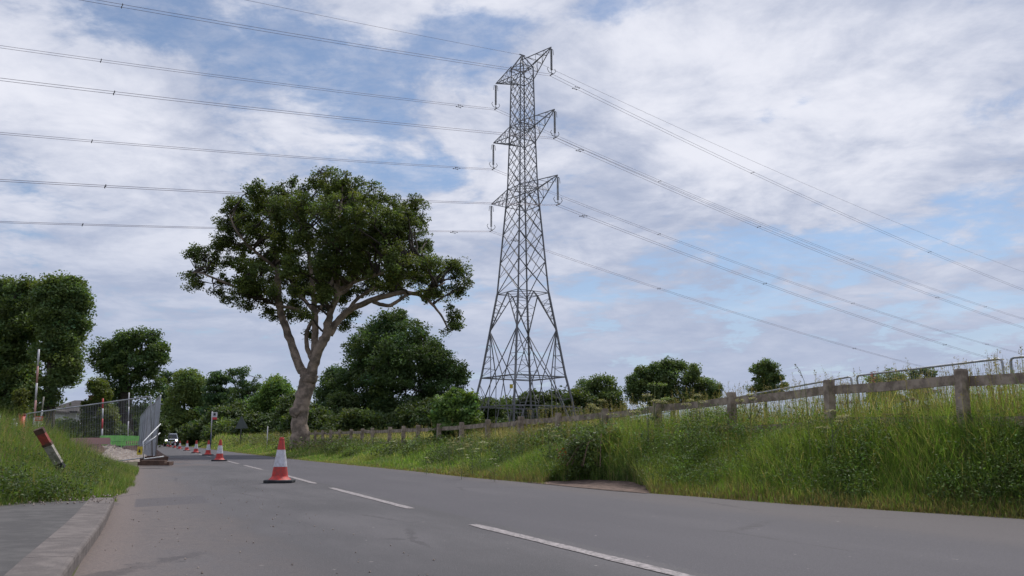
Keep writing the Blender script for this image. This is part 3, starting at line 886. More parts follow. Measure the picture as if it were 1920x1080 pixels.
def side(z):
    return np.interp(z, [h for h, _ in HT], [s_ for _, s_ in HT])


def cnr(k, z):
    sx_, sy_ = ((1, 1), (-1, 1), (-1, -1), (1, -1))[k % 4]
    h_ = side(z) / 2
    return ARM * sx_ * h_ + LIN * sy_ * h_ + np.array([0, 0, z - PO[2]])


for k in range(4):
    mb = MB()
    zs = [0.0, 5.1, 7.9, 12.8, 17.0, 23, 29.1, 36.85, 44.3]
    for a_, b_ in zip(zs[:-1], zs[1:]):
        wd = 0.175 if a_ < 17 else (0.135 if a_ < 29 else 0.11)
        mb.bar(cnr(k, a_), cnr(k, b_), wd, wd, LIN)
    mb.build('leg', M_STEEL, pyl)


def lerp(a, b, t):
    return a + (b - a) * t


for k in range(4):
    mb = MB()
    c = lambda z, j=k: cnr(j, z)
    d_ = lambda z, j=k + 1: cnr(j, z)
    W1, W2, W3 = 0.08, 0.065, 0.042
    # upper body: stacked X panels
    z = 17.0
    lev = [z]
    while z < 44.0:
        z += side(z) * (1.02 if z < 29 else 0.97)
        lev.append(min(z, 44.3))
    lev = [17.0, 20.6, 23.9, 26.9, 29.6, 32.1, 34.5, 36.9, 39.2, 41.4, 43.4]
    lev2 = [(a_ + b_) / 2 for a_, b_ in zip(lev[:-1], lev[1:])]
    for a_, b_ in zip(lev[:-1], lev[1:]):
        w_ = 0.072 if a_ < 24 else 0.06
        mb.bar(c(a_), d_(b_), w_)
        mb.bar(d_(a_), c(b_), w_)
    for a_, b_ in zip(lev2[:-1], lev2[1:]):
        mb.bar(c(a_), d_(b_), 0.04)
        mb.bar(d_(a_), c(b_), 0.04)
    for z in (17.0, 27.2, 29.3, 34.9, 36.9, 42.6, 44.3):
        mb.bar(c(z), d_(z), W2)
    # waist 12.8 - 17: diagonals rise from the leg joints to the middle of the ring
    mid = lerp(c(17.0), d_(17.0), 0.5)
    mb.bar(c(12.8), mid, 0.10)
    mb.bar(d_(12.8), mid, 0.10)
    for e, o_ in ((c, d_), (d_, c)):
        for t in (0.3, 0.5, 0.7):
            p = lerp(e(12.8), mid, t)
            q1 = e(12.8 + 4.2 * t)
            mb.bar(p, q1, W3)
            mb.bar(p, e(12.8 + 4.2 * (t + 0.16)), W3)
    # base: long A-frame from leg joint 12.8 down to the opposite half of the bottom ring
    low = 0.35
    for e, o_ in ((c, d_), (d_, c)):
        foot = lerp(e(low), o_(low), 0.0)
        # long diagonal: from opposite joint through the centre to this foot region
        m79 = lerp(e(7.6), o_(7.6), 0.33)
        mb.bar(e(12.8), lerp(e(7.6), o_(7.6), 0.30), 0.09)
        mb.bar(lerp(e(7.6), o_(7.6), 0.30), lerp(e(low), o_(low), 0.42), 0.08)
        mb.bar(o_(12.8), lerp(e(7.6), o_(7.6), 0.36), 0.08)
        mb.bar(lerp(e(7.6), o_(7.6), 0.36), e(low), 0.09)
        for t in (0.3, 0.55, 0.8):
            p = lerp(e(12.8), lerp(e(7.6), o_(7.6), 0.30), t)
            mb.bar(p, e(12.8 - 5.2 * t), W3)
            mb.bar(p, e(12.8 - 5.2 * (t + 0.18)), W3)
        for t in (0.35, 0.7):
            p = lerp(e(7.6), lerp(e(low), o_(low), 0.21), t)
            mb.bar(e(7.6 - 6.5 * t), lerp(lerp(e(7.6), o_(7.6), 0.36), e(low), t), W3)
            mb.bar(e(7.6 - 6.5 * (t - 0.25)), lerp(lerp(e(7.6), o_(7.6), 0.36), e(low), t), W3)
    mb.bar(c(7.6), d_(7.6), 0.12)
    mb.bar(c(4.4), d_(4.4), 0.11)
    mb.build('lattice_face', M_STEEL, pyl)
# plan bracing
for z in (7.6, 17.0, 29.3, 36.9, 44.2):
    mb = MB()
    for k in range(4):
        mb.bar(lerp(cnr(k, z), cnr(k + 1, z), .5), lerp(cnr(k + 1, z), cnr(k + 2, z), .5), 0.05)
    mb.bar(cnr(0, z), cnr(2, z), 0.05)
    mb.build('plan_bracing', M_STEEL, pyl)
# peak
mb = MB()
pk = np.array([0, 0, 45.95 - PO[2]])
for k in range(4):
    mb.bar(cnr(k, 44.3), pk, 0.11)
    mb.bar(lerp(cnr(k, 44.3), cnr(k + 1, 44.3), .5), lerp(cnr(k, 44.3), pk, .5), 0.07)
mb.bar(pk - LIN * .4, pk + LIN * .4, 0.1)
mb.build('peak', M_STEEL, pyl)
ARMS = [(44.52, 5.697, 42.7, 44.75), (36.853, 6.188, 34.95, 37.0), (29.107, 6.60, 27.2, 29.3)]
for zt, L, zb, zu in ARMS:
    for sgn in (1, -1):
        mb = MB()
        tip = ARM * sgn * L + np.array([0, 0, zt - PO[2]])
        fr = 0 if sgn > 0 else 1
        fr2 = 3 if sgn > 0 else 2
        tu = [cnr(fr, min(zu, 44.6)), cnr(fr2, min(zu, 44.6))]
        tb = [cnr(fr, zb), cnr(fr2, zb)]
        for p in tu + tb:
            mb.bar(p, tip, 0.075)
        nseg = 4
        for j in range(1, nseg):
            t0, t1 = j / nseg, (j - 1) / nseg
            for u_, b_ in zip(tu, tb):
                mb.bar(lerp(u_, tip, t0), lerp(b_, tip, t0), 0.045)
                mb.bar(lerp(u_, tip, t1), lerp(b_, tip, t0), 0.045)
            mb.bar(lerp(tu[0], tip, t0), lerp(tu[1], tip, t0), 0.04)
            mb.bar(lerp(tb[0], tip, t0), lerp(tb[1], tip, t0), 0.04)
            mb.bar(lerp(tb[0], tip, t1), lerp(tb[1], tip, t0), 0.04)
        mb.build('crossarm', M_STEEL, pyl)
        # insulator string with arcing horns
        mb = MB()
        prof = []
        z = zt - 0.25
        prof.append((0.03, z))
        for j in range(19):
            z -= 0.05
            prof.append((0.05, z))
            z -= 0.03
            prof.append((0.135, z))
            z -= 0.035
            prof.append((0.125, z))
            z -= 0.02
            prof.append((0.05, z))
        mb.lathe([(r, q_ - PO[2]) for r, q_ in prof][::-1], 10, ARM * sgn * L)
        mb.build('insulator_string', M_INS, pyl, False)
        mb = MB()
        mb.bar(tip + (0, 0, -.2), tip + (0, 0, -3.15), 0.03)
        for off, s2 in ((LIN, 1), (-LIN, 1)):
            pts = [tip + (0, 0, -.2), tip + off * .25 + (0, 0, -.3), tip + off * .32 + (0, 0, -.9)]
            mb.tube(pts, 0.03, 5)
            bt = tip + (0, 0, -3.15)
            pts = [bt, bt + off * .35 + (0, 0, .0), bt + off * .6 + (0, 0, .35), bt + off * .45 + (0, 0, .6)]
            mb.tube(pts, 0.035, 5)
        mb.build('arcing_horn', M_STEEL, pyl)
        mb = MB()
        bt = tip + (0, 0, -3.35)
        mb.bar(bt + (0, 0, .6), bt, 0.07)
        mb.bar(bt - ARM * .28, bt + ARM * .28, 0.09)
        mb.build('suspension_fitting', M_STEEL, pyl)
# anti-climbing guard and plates
for k in range(4):
    mb = MB()
    for z in (3.6, 3.95, 4.3):
        o1 = cnr(k, z) * np.array([1.12, 1.12, 1])
        a_ = cnr(k, z) + (cnr(k + 1, z) - cnr(k, z)) / side(z) * 1.4
        b_ = cnr(k, z) + (cnr(k + 3, z) - cnr(k, z)) / side(z) * 1.4
        mb.bar(o1 + (a_ - cnr(k, z)), o1 - (a_ - cnr(k, z)) * .25, 0.05)
        mb.bar(o1 + (b_ - cnr(k, z)), o1 - (b_ - cnr(k, z)) * .25, 0.05)
        for t in (-.2, .2, .6, 1.0):
            for v_ in (a_, b_):
                p = o1 + (v_ - cnr(k, z)) * t
                mb.bar(p, p + (0, 0, -.3), 0.035)
    mb.build('climbing_guard', M_STEEL, pyl)
mb = MB()
pc = lerp(cnr(3, 6.0), cnr(3, 6.0), 0)
mb.box(pc + np.array([-.35, -.15, 0.3]), (0.34, 0.03, 0.42), 0.1)
mb.build('danger_plate', M_YEL, pyl)
mb = MB()
for k in range(4):
    mb = MB()
    p = cnr(k, 0.0)
    mb.box(p + (0, 0, 0.1), (0.9, 0.9, 0.5))
    mb.build('footing', M_KERB, pyl)

# conductors -------------------------------------------------------
names = {(0, -1): 'upper left', (0, 1): 'upper right', (1, -1): 'middle left', (1, 1): 'middle right', (2, -1): 'lower left', (2, 1): 'lower right'}


def zline(m_, z0):
    a_, b_ = (0.152, 0.00034)
    return z0 - a_ * abs(m_) + b_ * m_ * m_


for k, (zt, L, _, _) in enumerate(ARMS):
    for sgn in (-1, 1):
        z0 = zt - 3.42
        base = np.array([PX, PY, 0]) + ARM * sgn * L
        root = empty('overhead_power_line', (base[0], base[1], z0))
        tag(root, f'pair of thin overhead wires slung from the {names[(k, sgn)]} arm of the pylon', 'power line', 'twin power lines on the pylon')
        ms = np.concatenate([np.arange(-150, -20, 5), np.arange(-20, 20, 1.0), np.arange(20, 330, 6)])
        for o_ in (-.25, .25):
            mb = MB()
            pts = [ARM * o_ + LIN * m_ + np.array([0, 0, zline(m_, z0) - z0]) for m_ in ms]
            mb.tube(pts, 0.017, 5)
            mb.build('conductor', M_WIRE, root)
        for m_ in (-130, -88, -43.5, -5.2, 3.5, 31 + 3 * sgn, 76 + 2 * sgn, 120, 165):
            mb = MB()
            c_ = LIN * m_ + np.array([0, 0, zline(m_, z0) - z0])
            if abs(m_) < 10:      # vibration dampers
                for o_ in (-.25, .25):
                    q_ = c_ + ARM * o_ + (0, 0, -.12)
                    mb.bar(q_ - LIN * .3, q_ + LIN * .3, 0.035)
                    mb.bar(q_ - LIN * .36, q_ - LIN * .2, 0.07)
                    mb.bar(q_ + LIN * .36, q_ + LIN * .2, 0.07)
                    mb.bar(q_, q_ + (0, 0, .12), 0.04)
                mb.build('vibration_damper', M_STEEL, root)
            else:
                mb.bar(c_ - ARM * .28, c_ + ARM * .28, 0.04)
                mb.bar(c_ - ARM * .25 + (0, 0, -.1), c_ - ARM * .25 + (0, 0, .08), 0.055)
                mb.bar(c_ + ARM * .25 + (0, 0, -.1), c_ + ARM * .25 + (0, 0, .08), 0.055)
                mb.build('spacer', M_STEEL, root)
root = empty('earth_wire', (PX, PY, 45.95))
mb = MB()
mb.tube([LIN * m_ + np.array([0, 0, -0.125 * abs(m_) + 0.00028 * m_ * m_]) for m_ in ms], 0.015, 5)
mb.build('wire', M_WIRE, root)
tag(root, 'single thin earth wire running over the peak of the pylon above all other wires', 'power line')

# ------------------------------------------------------------------ timber fence on the right verge
fr = empty('timber_fence', (4.9, 8.8, float(height(4.9, 8.8))))
tag(fr, 'long weathered post and rail timber fence half buried in tall grass on the right bank', 'fence')
FO = np.array(fr.location)
ft = [-3.8, -1.95, 0, 1.86, 3.75, 5.65, 7.45, 9.35, 11.25, 13.15, 15.0, 16.9, 18.8, 20.4, 22.15, 24.2, 26.0, 27.9, 29.8, 31.6, 33.4, 35.2, 37.0]
ztop = np.interp(ft, [-4, 0, 1.86, 3.8, 5.7, 7.4, 11.3, 15, 19, 24, 37], [1.5, 1.46, 1.475, 1.42, 1.39, 1.31, 1.265, 1.21, 1.20, 1.19, 1.22])
FD = np.array([-0.42, 0.9075, 0])
FD /= np.linalg.norm(FD)
FN = np.array([FD[1], -FD[0], 0])
rr = np.random.default_rng(8)
tops = []
for t, zt in zip(ft, ztop):
    p = np.array([4.9, 8.8, 0]) + FD * t
    zg = float(height(p[0], p[1])) - 0.2
    lean = rr.normal(size=2) * 0.02
    mb = MB()
    sx_, sy_ = 0.115, 0.09
    V = []
    hgt = zt - zg
    for z, kf in ((0, 1), (hgt - 0.02, 1), (hgt, 0.86)):
        for i_, j_ in ((-1, -1), (1, -1), (1, 1), (-1, 1)):
            V.append(p + FD * (i_ * sy_ / 2 * kf + lean[0] * z) + FN * (j_ * sx_ / 2 * kf + lean[1] * z) + np.array([0, 0, zg + z]))
    V = np.array(V) - FO
    mb.add(V, [(0, 3, 2, 1), (8, 9, 10, 11)] + [(r_ * 4 + a_, r_ * 4 + (a_ + 1) % 4, r_ * 4 + (a_ + 1) % 4 + 4, r_ * 4 + a_ + 4) for r_ in range(2) for a_ in range(4)])
    mb.build('post', M_WOOD, fr)
    tops.append(p + np.array([0, 0, zt]) + FN * 0.085)
for k in range(len(ft) - 1):
    for dz in (-0.13, -0.56):
        a_ = tops[k] + (0, 0, dz + rr.normal() * 0.012) - FO
        b_ = tops[k + 1] + (0, 0, dz + rr.normal() * 0.012) - FO
        e = (b_ - a_) / np.linalg.norm(b_ - a_)
        mb = MB()
        n_ = 6
        for j in range(n_):
            pa, pb = lerp(a_, b_, j / n_), lerp(a_, b_, (j + 1) / n_)
            sg = -0.012 * math.sin(math.pi * j / n_)
            sg2 = -0.012 * math.sin(math.pi * (j + 1) / n_)
            mb.bar(pa + (0, 0, sg) + e * .0015 * (j == 0), pb + (0, 0, sg2) - e * .0015, 0.04, 0.11)
        mb.build('rail', M_WOOD, fr)


# ------------------------------------------------------------------ wire mesh fence panels (3.5 x 2.0 m)
def make_panel():
    root = empty('mesh_fence_panel')
    mb = MB()
    L, Hh = 3.45, 2.0
    r = 0.021
    mb.tube([(0, 0, 0.0), (0, 0, Hh - .07), (0.015, 0, Hh - .02), (.07, 0, Hh), (L - .07, 0, Hh), (L - .015, 0, Hh - .02), (L, 0, Hh - .07), (L, 0, 0.0)], r, 8)
    mb.build('frame', M_GALV, root, True)
    mb = MB()
    mb.tube([(0, 0, .13), (L, 0, .13)], 0.017, 6)
    mb.build('bottom_rail', M_GALV, root, True)
    mb = MB()
    for x in np.arange(0.04, L, 0.045):
        mb.bar((x, 0, .13), (x, 0, Hh - .02 - (0.05 if x < .1 or x > L - .1 else 0)), 0.0026)
    for z in np.arange(.35, Hh - .05, 0.205):
        mb.bar((0, 0.003, z), (L, 0.003, z), 0.0026)
    mb.build('wire_mesh', M_GALV, root)
    mb = MB()
    mb.box((-.03, 0, .065), (.24, .70, .13))
    mb.box((-.03, 0, .14), (.14, .5, .03))
    mb.build('foot_block', M_BROWN, root)
    return root


panel = make_panel()
used = False


def place_panel(p, rz, tilt=0.0, label='', group=None):
    global used
    o = panel if not used else copy_tree(panel)
    used = True
    o.location = tuple(p)
    o.rotation_euler = (0, tilt, rz)
    tag(o, label, 'mesh fence', group)
    return o


# line of panels in the field on the right; posts match y of the paired uprights in the picture
p0 = at(1881, 672, 14.2)
p1 = at(1610, 705, 17.4)
dirv = (p1 - p0)[:2]
dirv /= np.linalg.norm(dirv)
labs = ['nearest wire mesh panel in the field, cut by the right edge', 'second wire mesh panel behind the timber fence, left of the paired uprights near the edge', 'third wire mesh panel behind the timber fence, partly lost in tall weeds', 'fourth wire mesh panel, low behind the weeds beside the isolated skyline tree', 'farthest wire mesh panel showing in the field behind the weeds']
jx = [p0[:2] + dirv * 3.53 * (k - 1) for k in range(6)]
jy = [640, 672, 705, 739, 768, 788]
jz = []
for q_, y_ in zip(jx, jy):
    r_ = ray(960 + FPX * q_[0] / q_[1] * 1.0, y_)
    jz.append(EYE + r_[2] / r_[1] * q_[1])
for k in range(5):
    a_ = np.array([*jx[k], jz[k]])
    b_ = np.array([*jx[k + 1], jz[k + 1]])
    v_ = b_ - a_
    ang = math.atan2(dirv[1], dirv[0])
    place_panel(a_ - (0, 0, 2.0), ang, -math.atan2(v_[2], np.linalg.norm(v_[:2])), labs[k], 'wire mesh panels in the field')

# closing panel across the works, sloping down to the left
pR = at(296, 742, 25.2)
pL = at(62, 775, 25.9)
v_ = pR - pL
Lh = math.hypot(v_[0], v_[1])
sl = math.atan2(v_[2], Lh)
base = pL - np.array([0, 0, 2.0])
o = place_panel(base, math.atan2(v_[1], v_[0]), -sl, 'wire mesh panel closing off the works, tilted down to the left', None)
sc_ = np.linalg.norm(v_) / 3.45
o.scale = (sc_, 1, 1)
# row of panels running away along the road side
ll = ['nearest of the wire mesh panels edging the road, at the end beside the closing panel', 'second wire mesh panel along the road edge, behind the nearest', 'third wire mesh panel in the row along the road edge', 'fourth wire mesh panel in the row along the road edge', 'fifth wire mesh panel in the row along the road edge', 'sixth wire mesh panel in the row along the road edge', 'seventh wire mesh panel in the row, near the far end', 'farthest wire mesh panel in the row along the road edge']
pts = []
q0 = at(301, 744, 25.0)
s0 = q0[:2] @ U
w0 = q0[:2] @ N
for k in range(8):
    s_ = s0 + k * 3.55
    wv = w0 + (0.0, -.10, -.32, -.42, -.5, -.62, -.7, -.7, -.7)[k]
    wv2 = w0 + (0.0, -.10, -.32, -.42, -.5, -.62, -.7, -.7, -.7)[k + 1]
    a_ = sw(s_, wv)
    b_ = sw(s_ + 3.5, wv2)
    place_panel((a_[0], a_[1], 0.02 if k else 0.10), math.atan2(b_[1] - a_[1], b_[0] - a_[0]), 0, ll[k], 'wire mesh panels along the road edge')
# stabiliser
br = empty('fence_brace', sw(s0 - .1, w0 - .5, 0))
tag(br, 'slanting tubular brace propping the near end of the mesh fence', 'fence brace')
BO = np.array(br.location)
mb = MB()
A1 = at(301, 795, 25.0)
A2 = at(268, 829, 24.2)
A3 = at(270, 861, 24.0)
A4 = at(307, 856, 24.6)
mb.tube(np.array([A1, A2, A3, A4]) - BO, 0.022, 6)
mb.tube(np.array([at(300, 812, 25.2), at(268, 838, 24.6)]) - BO, 0.022, 6)
mb.tube(np.array([at(287, 822, 25.2), at(262, 838, 25)]) - BO, 0.022, 6)
mb.build('tube_frame', M_GALV, br, True)
mb = MB()
mb.box(np.array(gnd(292, 869, 0.07)) - BO, (.85, .42, .10), 0.1)
mb.build('ballast_block', M_BROWN, br)
mb = MB()
mb.box(np.array(gnd(288, 866, 0.16)) - BO, (.60, .30, .08), 0.2)
mb.build('ballast_block', M_BROWN, br)
sg = empty('warning_sign', at(262, 845, 24.0))
tag(sg, 'small yellow warning plate hung low on the mesh fence brace', 'sign')
mb = MB()
mb.box((0, 0, 0), (.14, .02, .24), .1)
mb.build('plate', M_YEL, sg)
mb = MB()
mb.add([(-.045, -.014, -.05), (.045, -.020, -.05), (0, -.017, .06)], [], [(0, 1, 2)])
mb.build('symbol', M_DARK, sg)

# ------------------------------------------------------------------ traffic cones
cone = empty('traffic_cone')


def cone_r(z):
    return np.interp(z, [0.035, 0.07, 0.10, 0.745], [0.195, 0.165, 0.135, 0.036])


mb = MB()
mb.lathe([(0.19, .049), (0.18, .056)] + [(cone_r(z), z) for z in (.065, .08, .09, .11, .2, .26)], 32)
mb.build('lower_body', M_RED, cone)
mb = MB()
mb.lathe([(cone_r(.26) + .002, .262), (cone_r(.54) + .002, .542)], 32)
mb.build('reflective_sleeve', M_WHITE, cone)
mb = MB()
mb.lathe([(cone_r(.543), .543), (cone_r(.70), .70), (.042, .705), (.044, .725), (.038, .735), (.036, .75), (.022, .752)], 32)
mb.build('upper_body', M_RED, cone)
mb = MB()
V = []
for z, k_ in ((0.0, .98), (0.012, 1.0), (0.040, 1.0), (0.050, .93)):
    for a_, b_ in ((1, .62), (.62, 1), (-.62, 1), (-1, .62), (-1, -.62), (-.62, -1), (.62, -1), (1, -.62)):
        V.append((a_ * .235 * k_, b_ * .235 * k_, z))
mb.add(V, [(r_ * 8 + a_, r_ * 8 + (a_ + 1) % 8, r_ * 8 + (a_ + 1) % 8 + 8, r_ * 8 + a_ + 8) for r_ in range(3) for a_ in range(8)], [(24, 24 + a_, 25 + a_) for a_ in range(1, 7)] + [(0, a_ + 1, a_) for a_ in range(1, 7)])
mb.build('rubber_base', M_RUB, cone)
cl = ['nearest red and white traffic cone, standing alone in the foreground lane', 'second traffic cone from the front, beside the small centre dashes', 'third traffic cone, in front of the bus stop pole', 'fourth traffic cone in the line, just left of the bus stop pole', 'fifth traffic cone in the receding line', 'sixth traffic cone in the receding line', 'seventh traffic cone, near the front of the approaching car', 'eighth traffic cone, beside the approaching car', 'ninth traffic cone, small, left of the car', 'farthest traffic cone, at the far end of the mesh fence row']
rr = np.random.default_rng(5)
for k, q_ in enumerate([(524, 905), (411, 864.5), (389.7, 853.8), (367, 849.5), (350, 845.2), (336.7, 842), (327.5, 839.8), (319, 838.3), (314.0, 837), (307.0, 835.2)]):
    o = cone if k == 0 else copy_tree(cone)
    p = gnd(*q_)
    o.location = (p[0], p[1], 0.002)
    o.rotation_euler = (0, 0, 0.05 if k == 0 else rr.uniform(0, 1.5))
    tag(o, cl[k], 'traffic cone', 'red and white cones down the centre line')

# ------------------------------------------------------------------ car
cp = gnd(319.5, 837.2)
car = empty('parked_car', (cp[0], cp[1], 0), math.atan2(U[1], U[0]) + math.pi)      # faces the camera
car.name = 'car'
tag(car, 'silver off-road car driving towards the camera with its headlights on', 'car')
# profile in x (forward +), z ; half widths
prof = [(-2.2, .45, .82), (-2.25, .95, .9), (-2.1, 1.05, .9), (-1.95, 1.72, .70), (-1.5, 1.80, .70), (0.1, 1.80, .70), (0.45, 1.72, .72), (1.05, 1.12, .88), (1.9, 1.02, .86), (2.2, .92, .82), (2.28, .6, .84), (2.2, .38, .84)]
V = []
for sgn in (-1, 1):
    for x, z, h_ in prof:
        V.append((x, sgn * h_, z))
n_ = len(prof)
mb = MB()
mb.add(V, [(k_, k_ + 1, k_ + 1 + n_, k_ + n_) for k_ in range(n_ - 1)] + [(n_ - 1, 0, n_, 2 * n_ - 1)], [(0, k_ + 1, k_) for k_ in range(1, n_ - 1)] + [(n_, n_ + k_, n_ + k_ + 1) for k_ in range(1, n_ - 1)])
mb.build('body', M_CAR, car)
mb = MB()
mb.add([(1.035, -.78, 1.16), (1.035, .78, 1.16), (.50, .64, 1.70), (.50, -.64, 1.70)], [(0, 1, 2, 3)])
o = mb.build('windscreen', M_GLASS, car)
o.location = (0.03, 0, 0.01)
for sgn in (-1, 1):
    mb = MB()
    mb.box((2.2, sgn * .66, .86), (.14, .24, .15))
    mb.build('headlight', M_LAMP, car)
    mb = MB()
    mb.box((.95, sgn * .99, 1.15), (.1, .18, .14))
    mb.build('wing_mirror', M_DARK, car)
mb = MB()
mb.box((2.27, 0, .84), (.06, .9, .22))
mb.build('grille', M_DARK, car)
mb = MB()
mb.box((2.3, 0, .50), (.1, 1.7, .22))
mb.build('bumper', M_DARK, car)
mb = MB()
mb.box((2.37, 0, .52), (.03, .5, .11))
mb.build('number_plate', M_WHITE, car)
for x in (1.4, -1.4):
    for sgn in (-1, 1):
        mb = MB()
        mb.tube([(x, sgn * .62, .36), (x, sgn * .88, .36)], .36, 16)
        wh = mb.build('wheel', M_RUB, car)
        mb = MB()
        mb.tube([(x, sgn * .86, .36), (x, sgn * .895, .36)], .2, 12)
        mb.build('rim', M_GALV, wh)
mb = MB()
for sgn in (-1, 1):
    mb.bar((-1.6, sgn * .6, 1.86), (.1, sgn * .6, 1.86), .05)
mb.build('roof_rail', M_GALV, car)

# ------------------------------------------------------------------ roadside signs
p = at(394.5, 840, 72)
bs = empty('bus_stop', (p[0], p[1], float(height(p[0], p[1]))))
tag(bs, 'bus stop pole with small white and red flag beside the far verge', 'bus stop')
BO = np.array(bs.location)
tp = at(398, 771.5, 72) - BO
mb = MB()
mb.tube([(0, 0, -.1), tp * .45], .055, 8)
mb.build('lower_pole', M_NAVY, bs, True)
mb = MB()
mb.tube([tp * .45, tp], .05, 8)
mb.build('upper_pole', M_WHITE, bs, True)
mb = MB()
fc = at(402, 777.5, 72) - BO
mb.box(fc, (.52, .04, .44))
fl = mb.build('flag', M_WHITE, bs)
mb = MB()
mb.box(fc + (0, -.001, -.33), (.50, .04, .20))
mb.build('lower_flag', M_PINK, bs)
mb = MB()      # small bus pictogram
mb.box(fc + (0.02, -.024, .03), (.20, .008, .20))
mb.box(fc + (-.05, -.024, -.10), (.04, .008, .05))
mb.box(fc + (.09, -.024, -.10), (.04, .008, .05))
mb.build('bus_symbol', M_DARK, fl)
p = at(452, 815, 66)
ts = empty('warning_sign', (p[0], p[1], float(height(p[0], p[1]))))
tag(ts, 'triangular road sign seen from its plain grey back on the far verge', 'sign')
TO = np.array(ts.location)
mb = MB()
mb.tube([(0, 0, 0), at(453, 783, 66) - TO], .045, 8)
mb.build('pole', M_SIGNB, ts, True)
mb = MB()
a_, b_, c_ = [at(x, y, 65.93) - TO for x, y in ((453, 779), (440.5, 804), (465.5, 803))]
th = np.array([0, .02, 0])
mb.add([a_, b_, c_, a_ - th, b_ - th, c_ - th], [(0, 1, 4, 3), (1, 2, 5, 4), (2, 0, 3, 5)], [(0, 2, 1), (3, 4, 5)])
mb.build('triangle_plate', M_SIGNB, ts)
p = at(502, 813, 50)
mk = empty('marker_post', (p[0], p[1], float(height(p[0], p[1]))))
tag(mk, 'thin pale post standing alone in the verge left of the oak trunk', 'post')
mb = MB()
q_ = at(502, 799, 50) - np.array(mk.location)
mb.tube([(0, 0, 0), q_], .03, 6)
mb.build('stake', M_WHITE, mk, True)


# striped height poles, left works
def striped(name, top, bot, Yd, r, nb, label, mats, zb=None):
    a_ = at(*top, Yd)
    b_ = at(*bot, Yd)
    zg = float(height(b_[0], b_[1]))
    b_[2] = zg
    root = empty(name, b_)
    tag(root, label, 'pole', 'upright poles in the works')
    for k in range(nb):
        mb = MB()
        mb.tube([(a_ - b_) * k / nb, (a_ - b_) * (k + 1) / nb], r, 8)
        mb.build('band', mats[k % 2], root, True)
    return root


M_PALER = mat('sun_faded_red', (0.50, 0.27, 0.25), 0.7)
striped('marker_pole', (73, 655), (66, 800), 45, .05, 6, 'tallest slim pole, faded pink and white, left of the mesh panel', (M_PALER, M_WHITE))
striped('marker_pole', (82, 744), (75, 802), 60, .05, 4, 'short pale pole just right of the tallest pole', (M_WHITE, M_OLDW))
striped('marker_pole', (193, 747), (193, 820), 60, .055, 5, 'red and white banded pole behind the middle of the mesh panel', (M_PINK, M_WHITE))
striped('marker_pole', (242, 736), (242, 815), 66, .05, 4, 'grey and pale pole in front of the many-stemmed tree trunk', (M_GALV, M_WHITE))
sb = empty('site_sign', at(73, 785, 44.6))
tag(sb, 'small red sign board fixed across the tallest pole', 'sign')
mb = MB()
mb.box((0, 0, 0), (.42, .03, .26))
mb.build('board', M_PINK, sb)
mb = MB()
mb.box((0, -.018, .04), (.32, .006, .05))
mb.box((0, -.018, -.05), (.26, .006, .03))
mb.build('lettering', M_WHITE, sb)

# leaning old marker in the grass
a_ = at(72, 804, 10.4)
b_ = at(115, 878, 10.7)
lm = empty('marker_post', b_)
tag(lm, 'old red and white marker post leaning over in the left grass bank', 'post')
v_ = a_ - b_
Lm = np.linalg.norm(v_)
for f0, f1, mt, nm in ((0, .13, M_RUB, 'rubber_foot'), (.13, .58, M_OLDW, 'white_sleeve'), (.58, .64, M_BROWN, 'collar'), (.64, .88, M_OLDR, 'red_sleeve'), (.88, 1.0, M_BROWN, 'cap')):
    mb = MB()
    mb.bar(v_ * f0, v_ * f1, (.105 if nm not in ('collar', 'cap') else .12), .05, (0, 1, 0))
    mb.build(nm, mt, lm)
# red upright and striped drum further back
p = at(41, 806, 17)
rp = empty('marker_post', (p[0], p[1], float(height(p[0], p[1]))))
tag(rp, 'plain bright red upright plastic marker in front of the white house', 'post')
q_ = at(42, 776, 17) - np.array(rp.location)
mb = MB()
mb.tube([(0, 0, 0), q_ * .97], .06, 12)
mb.build('tube', M_PINK, rp, True)
mb = MB()
mb.tube([q_ * .97, q_ * 1.0], .068, 12)
mb.build('cap', M_OLDR, rp, True)
p = at(25, 812, 16)
dr = empty('traffic_drum', (p[0], p[1], float(height(p[0], p[1]))))
tag(dr, 'red and white banded drum in the grass near the left edge', 'traffic drum')
zt_ = at(25, 793, 16)[2] - dr.location[2]
for k in range(5):
    mb = MB()
    mb.lathe([(.085 - .006 * k, zt_ * k / 5), (.079 - .006 * k, zt_ * (k + 1) / 5)], 16)
    mb.build('band', (M_WHITE if k % 2 == 0 else M_OLDR), dr, True)


# barriers
def barrier(name, mt, Wd, Hh):
    root = empty(name)
    mb = MB()
    mb.bar((-Wd / 2, 0, Hh), (Wd / 2, 0, Hh), .05)
    mb.bar((-Wd / 2, 0, .30), (Wd / 2, 0, .30), .05)
    for x in (-Wd / 2, Wd / 2):
        mb.bar((x, 0, .05), (x, 0, Hh), .05)
    for x in np.linspace(-Wd / 2, Wd / 2, 13)[1:-1]:
        mb.bar((x, 0, .3), (x, 0, Hh - .25), .03)
    mb.build('frame', mt, root)
    mb = MB()
    mb.box((0, -.03, Hh - .13), (Wd, .02, .22))
    mb.build('board', M_PALER if mt is M_PALER else mt, root)
    mb = MB()
    for x in (-Wd / 2 + .15, Wd / 2 - .15):
        mb.box((x, 0, .04), (.08, .6, .08))
    mb.build('foot', M_RUB, root)
    return root


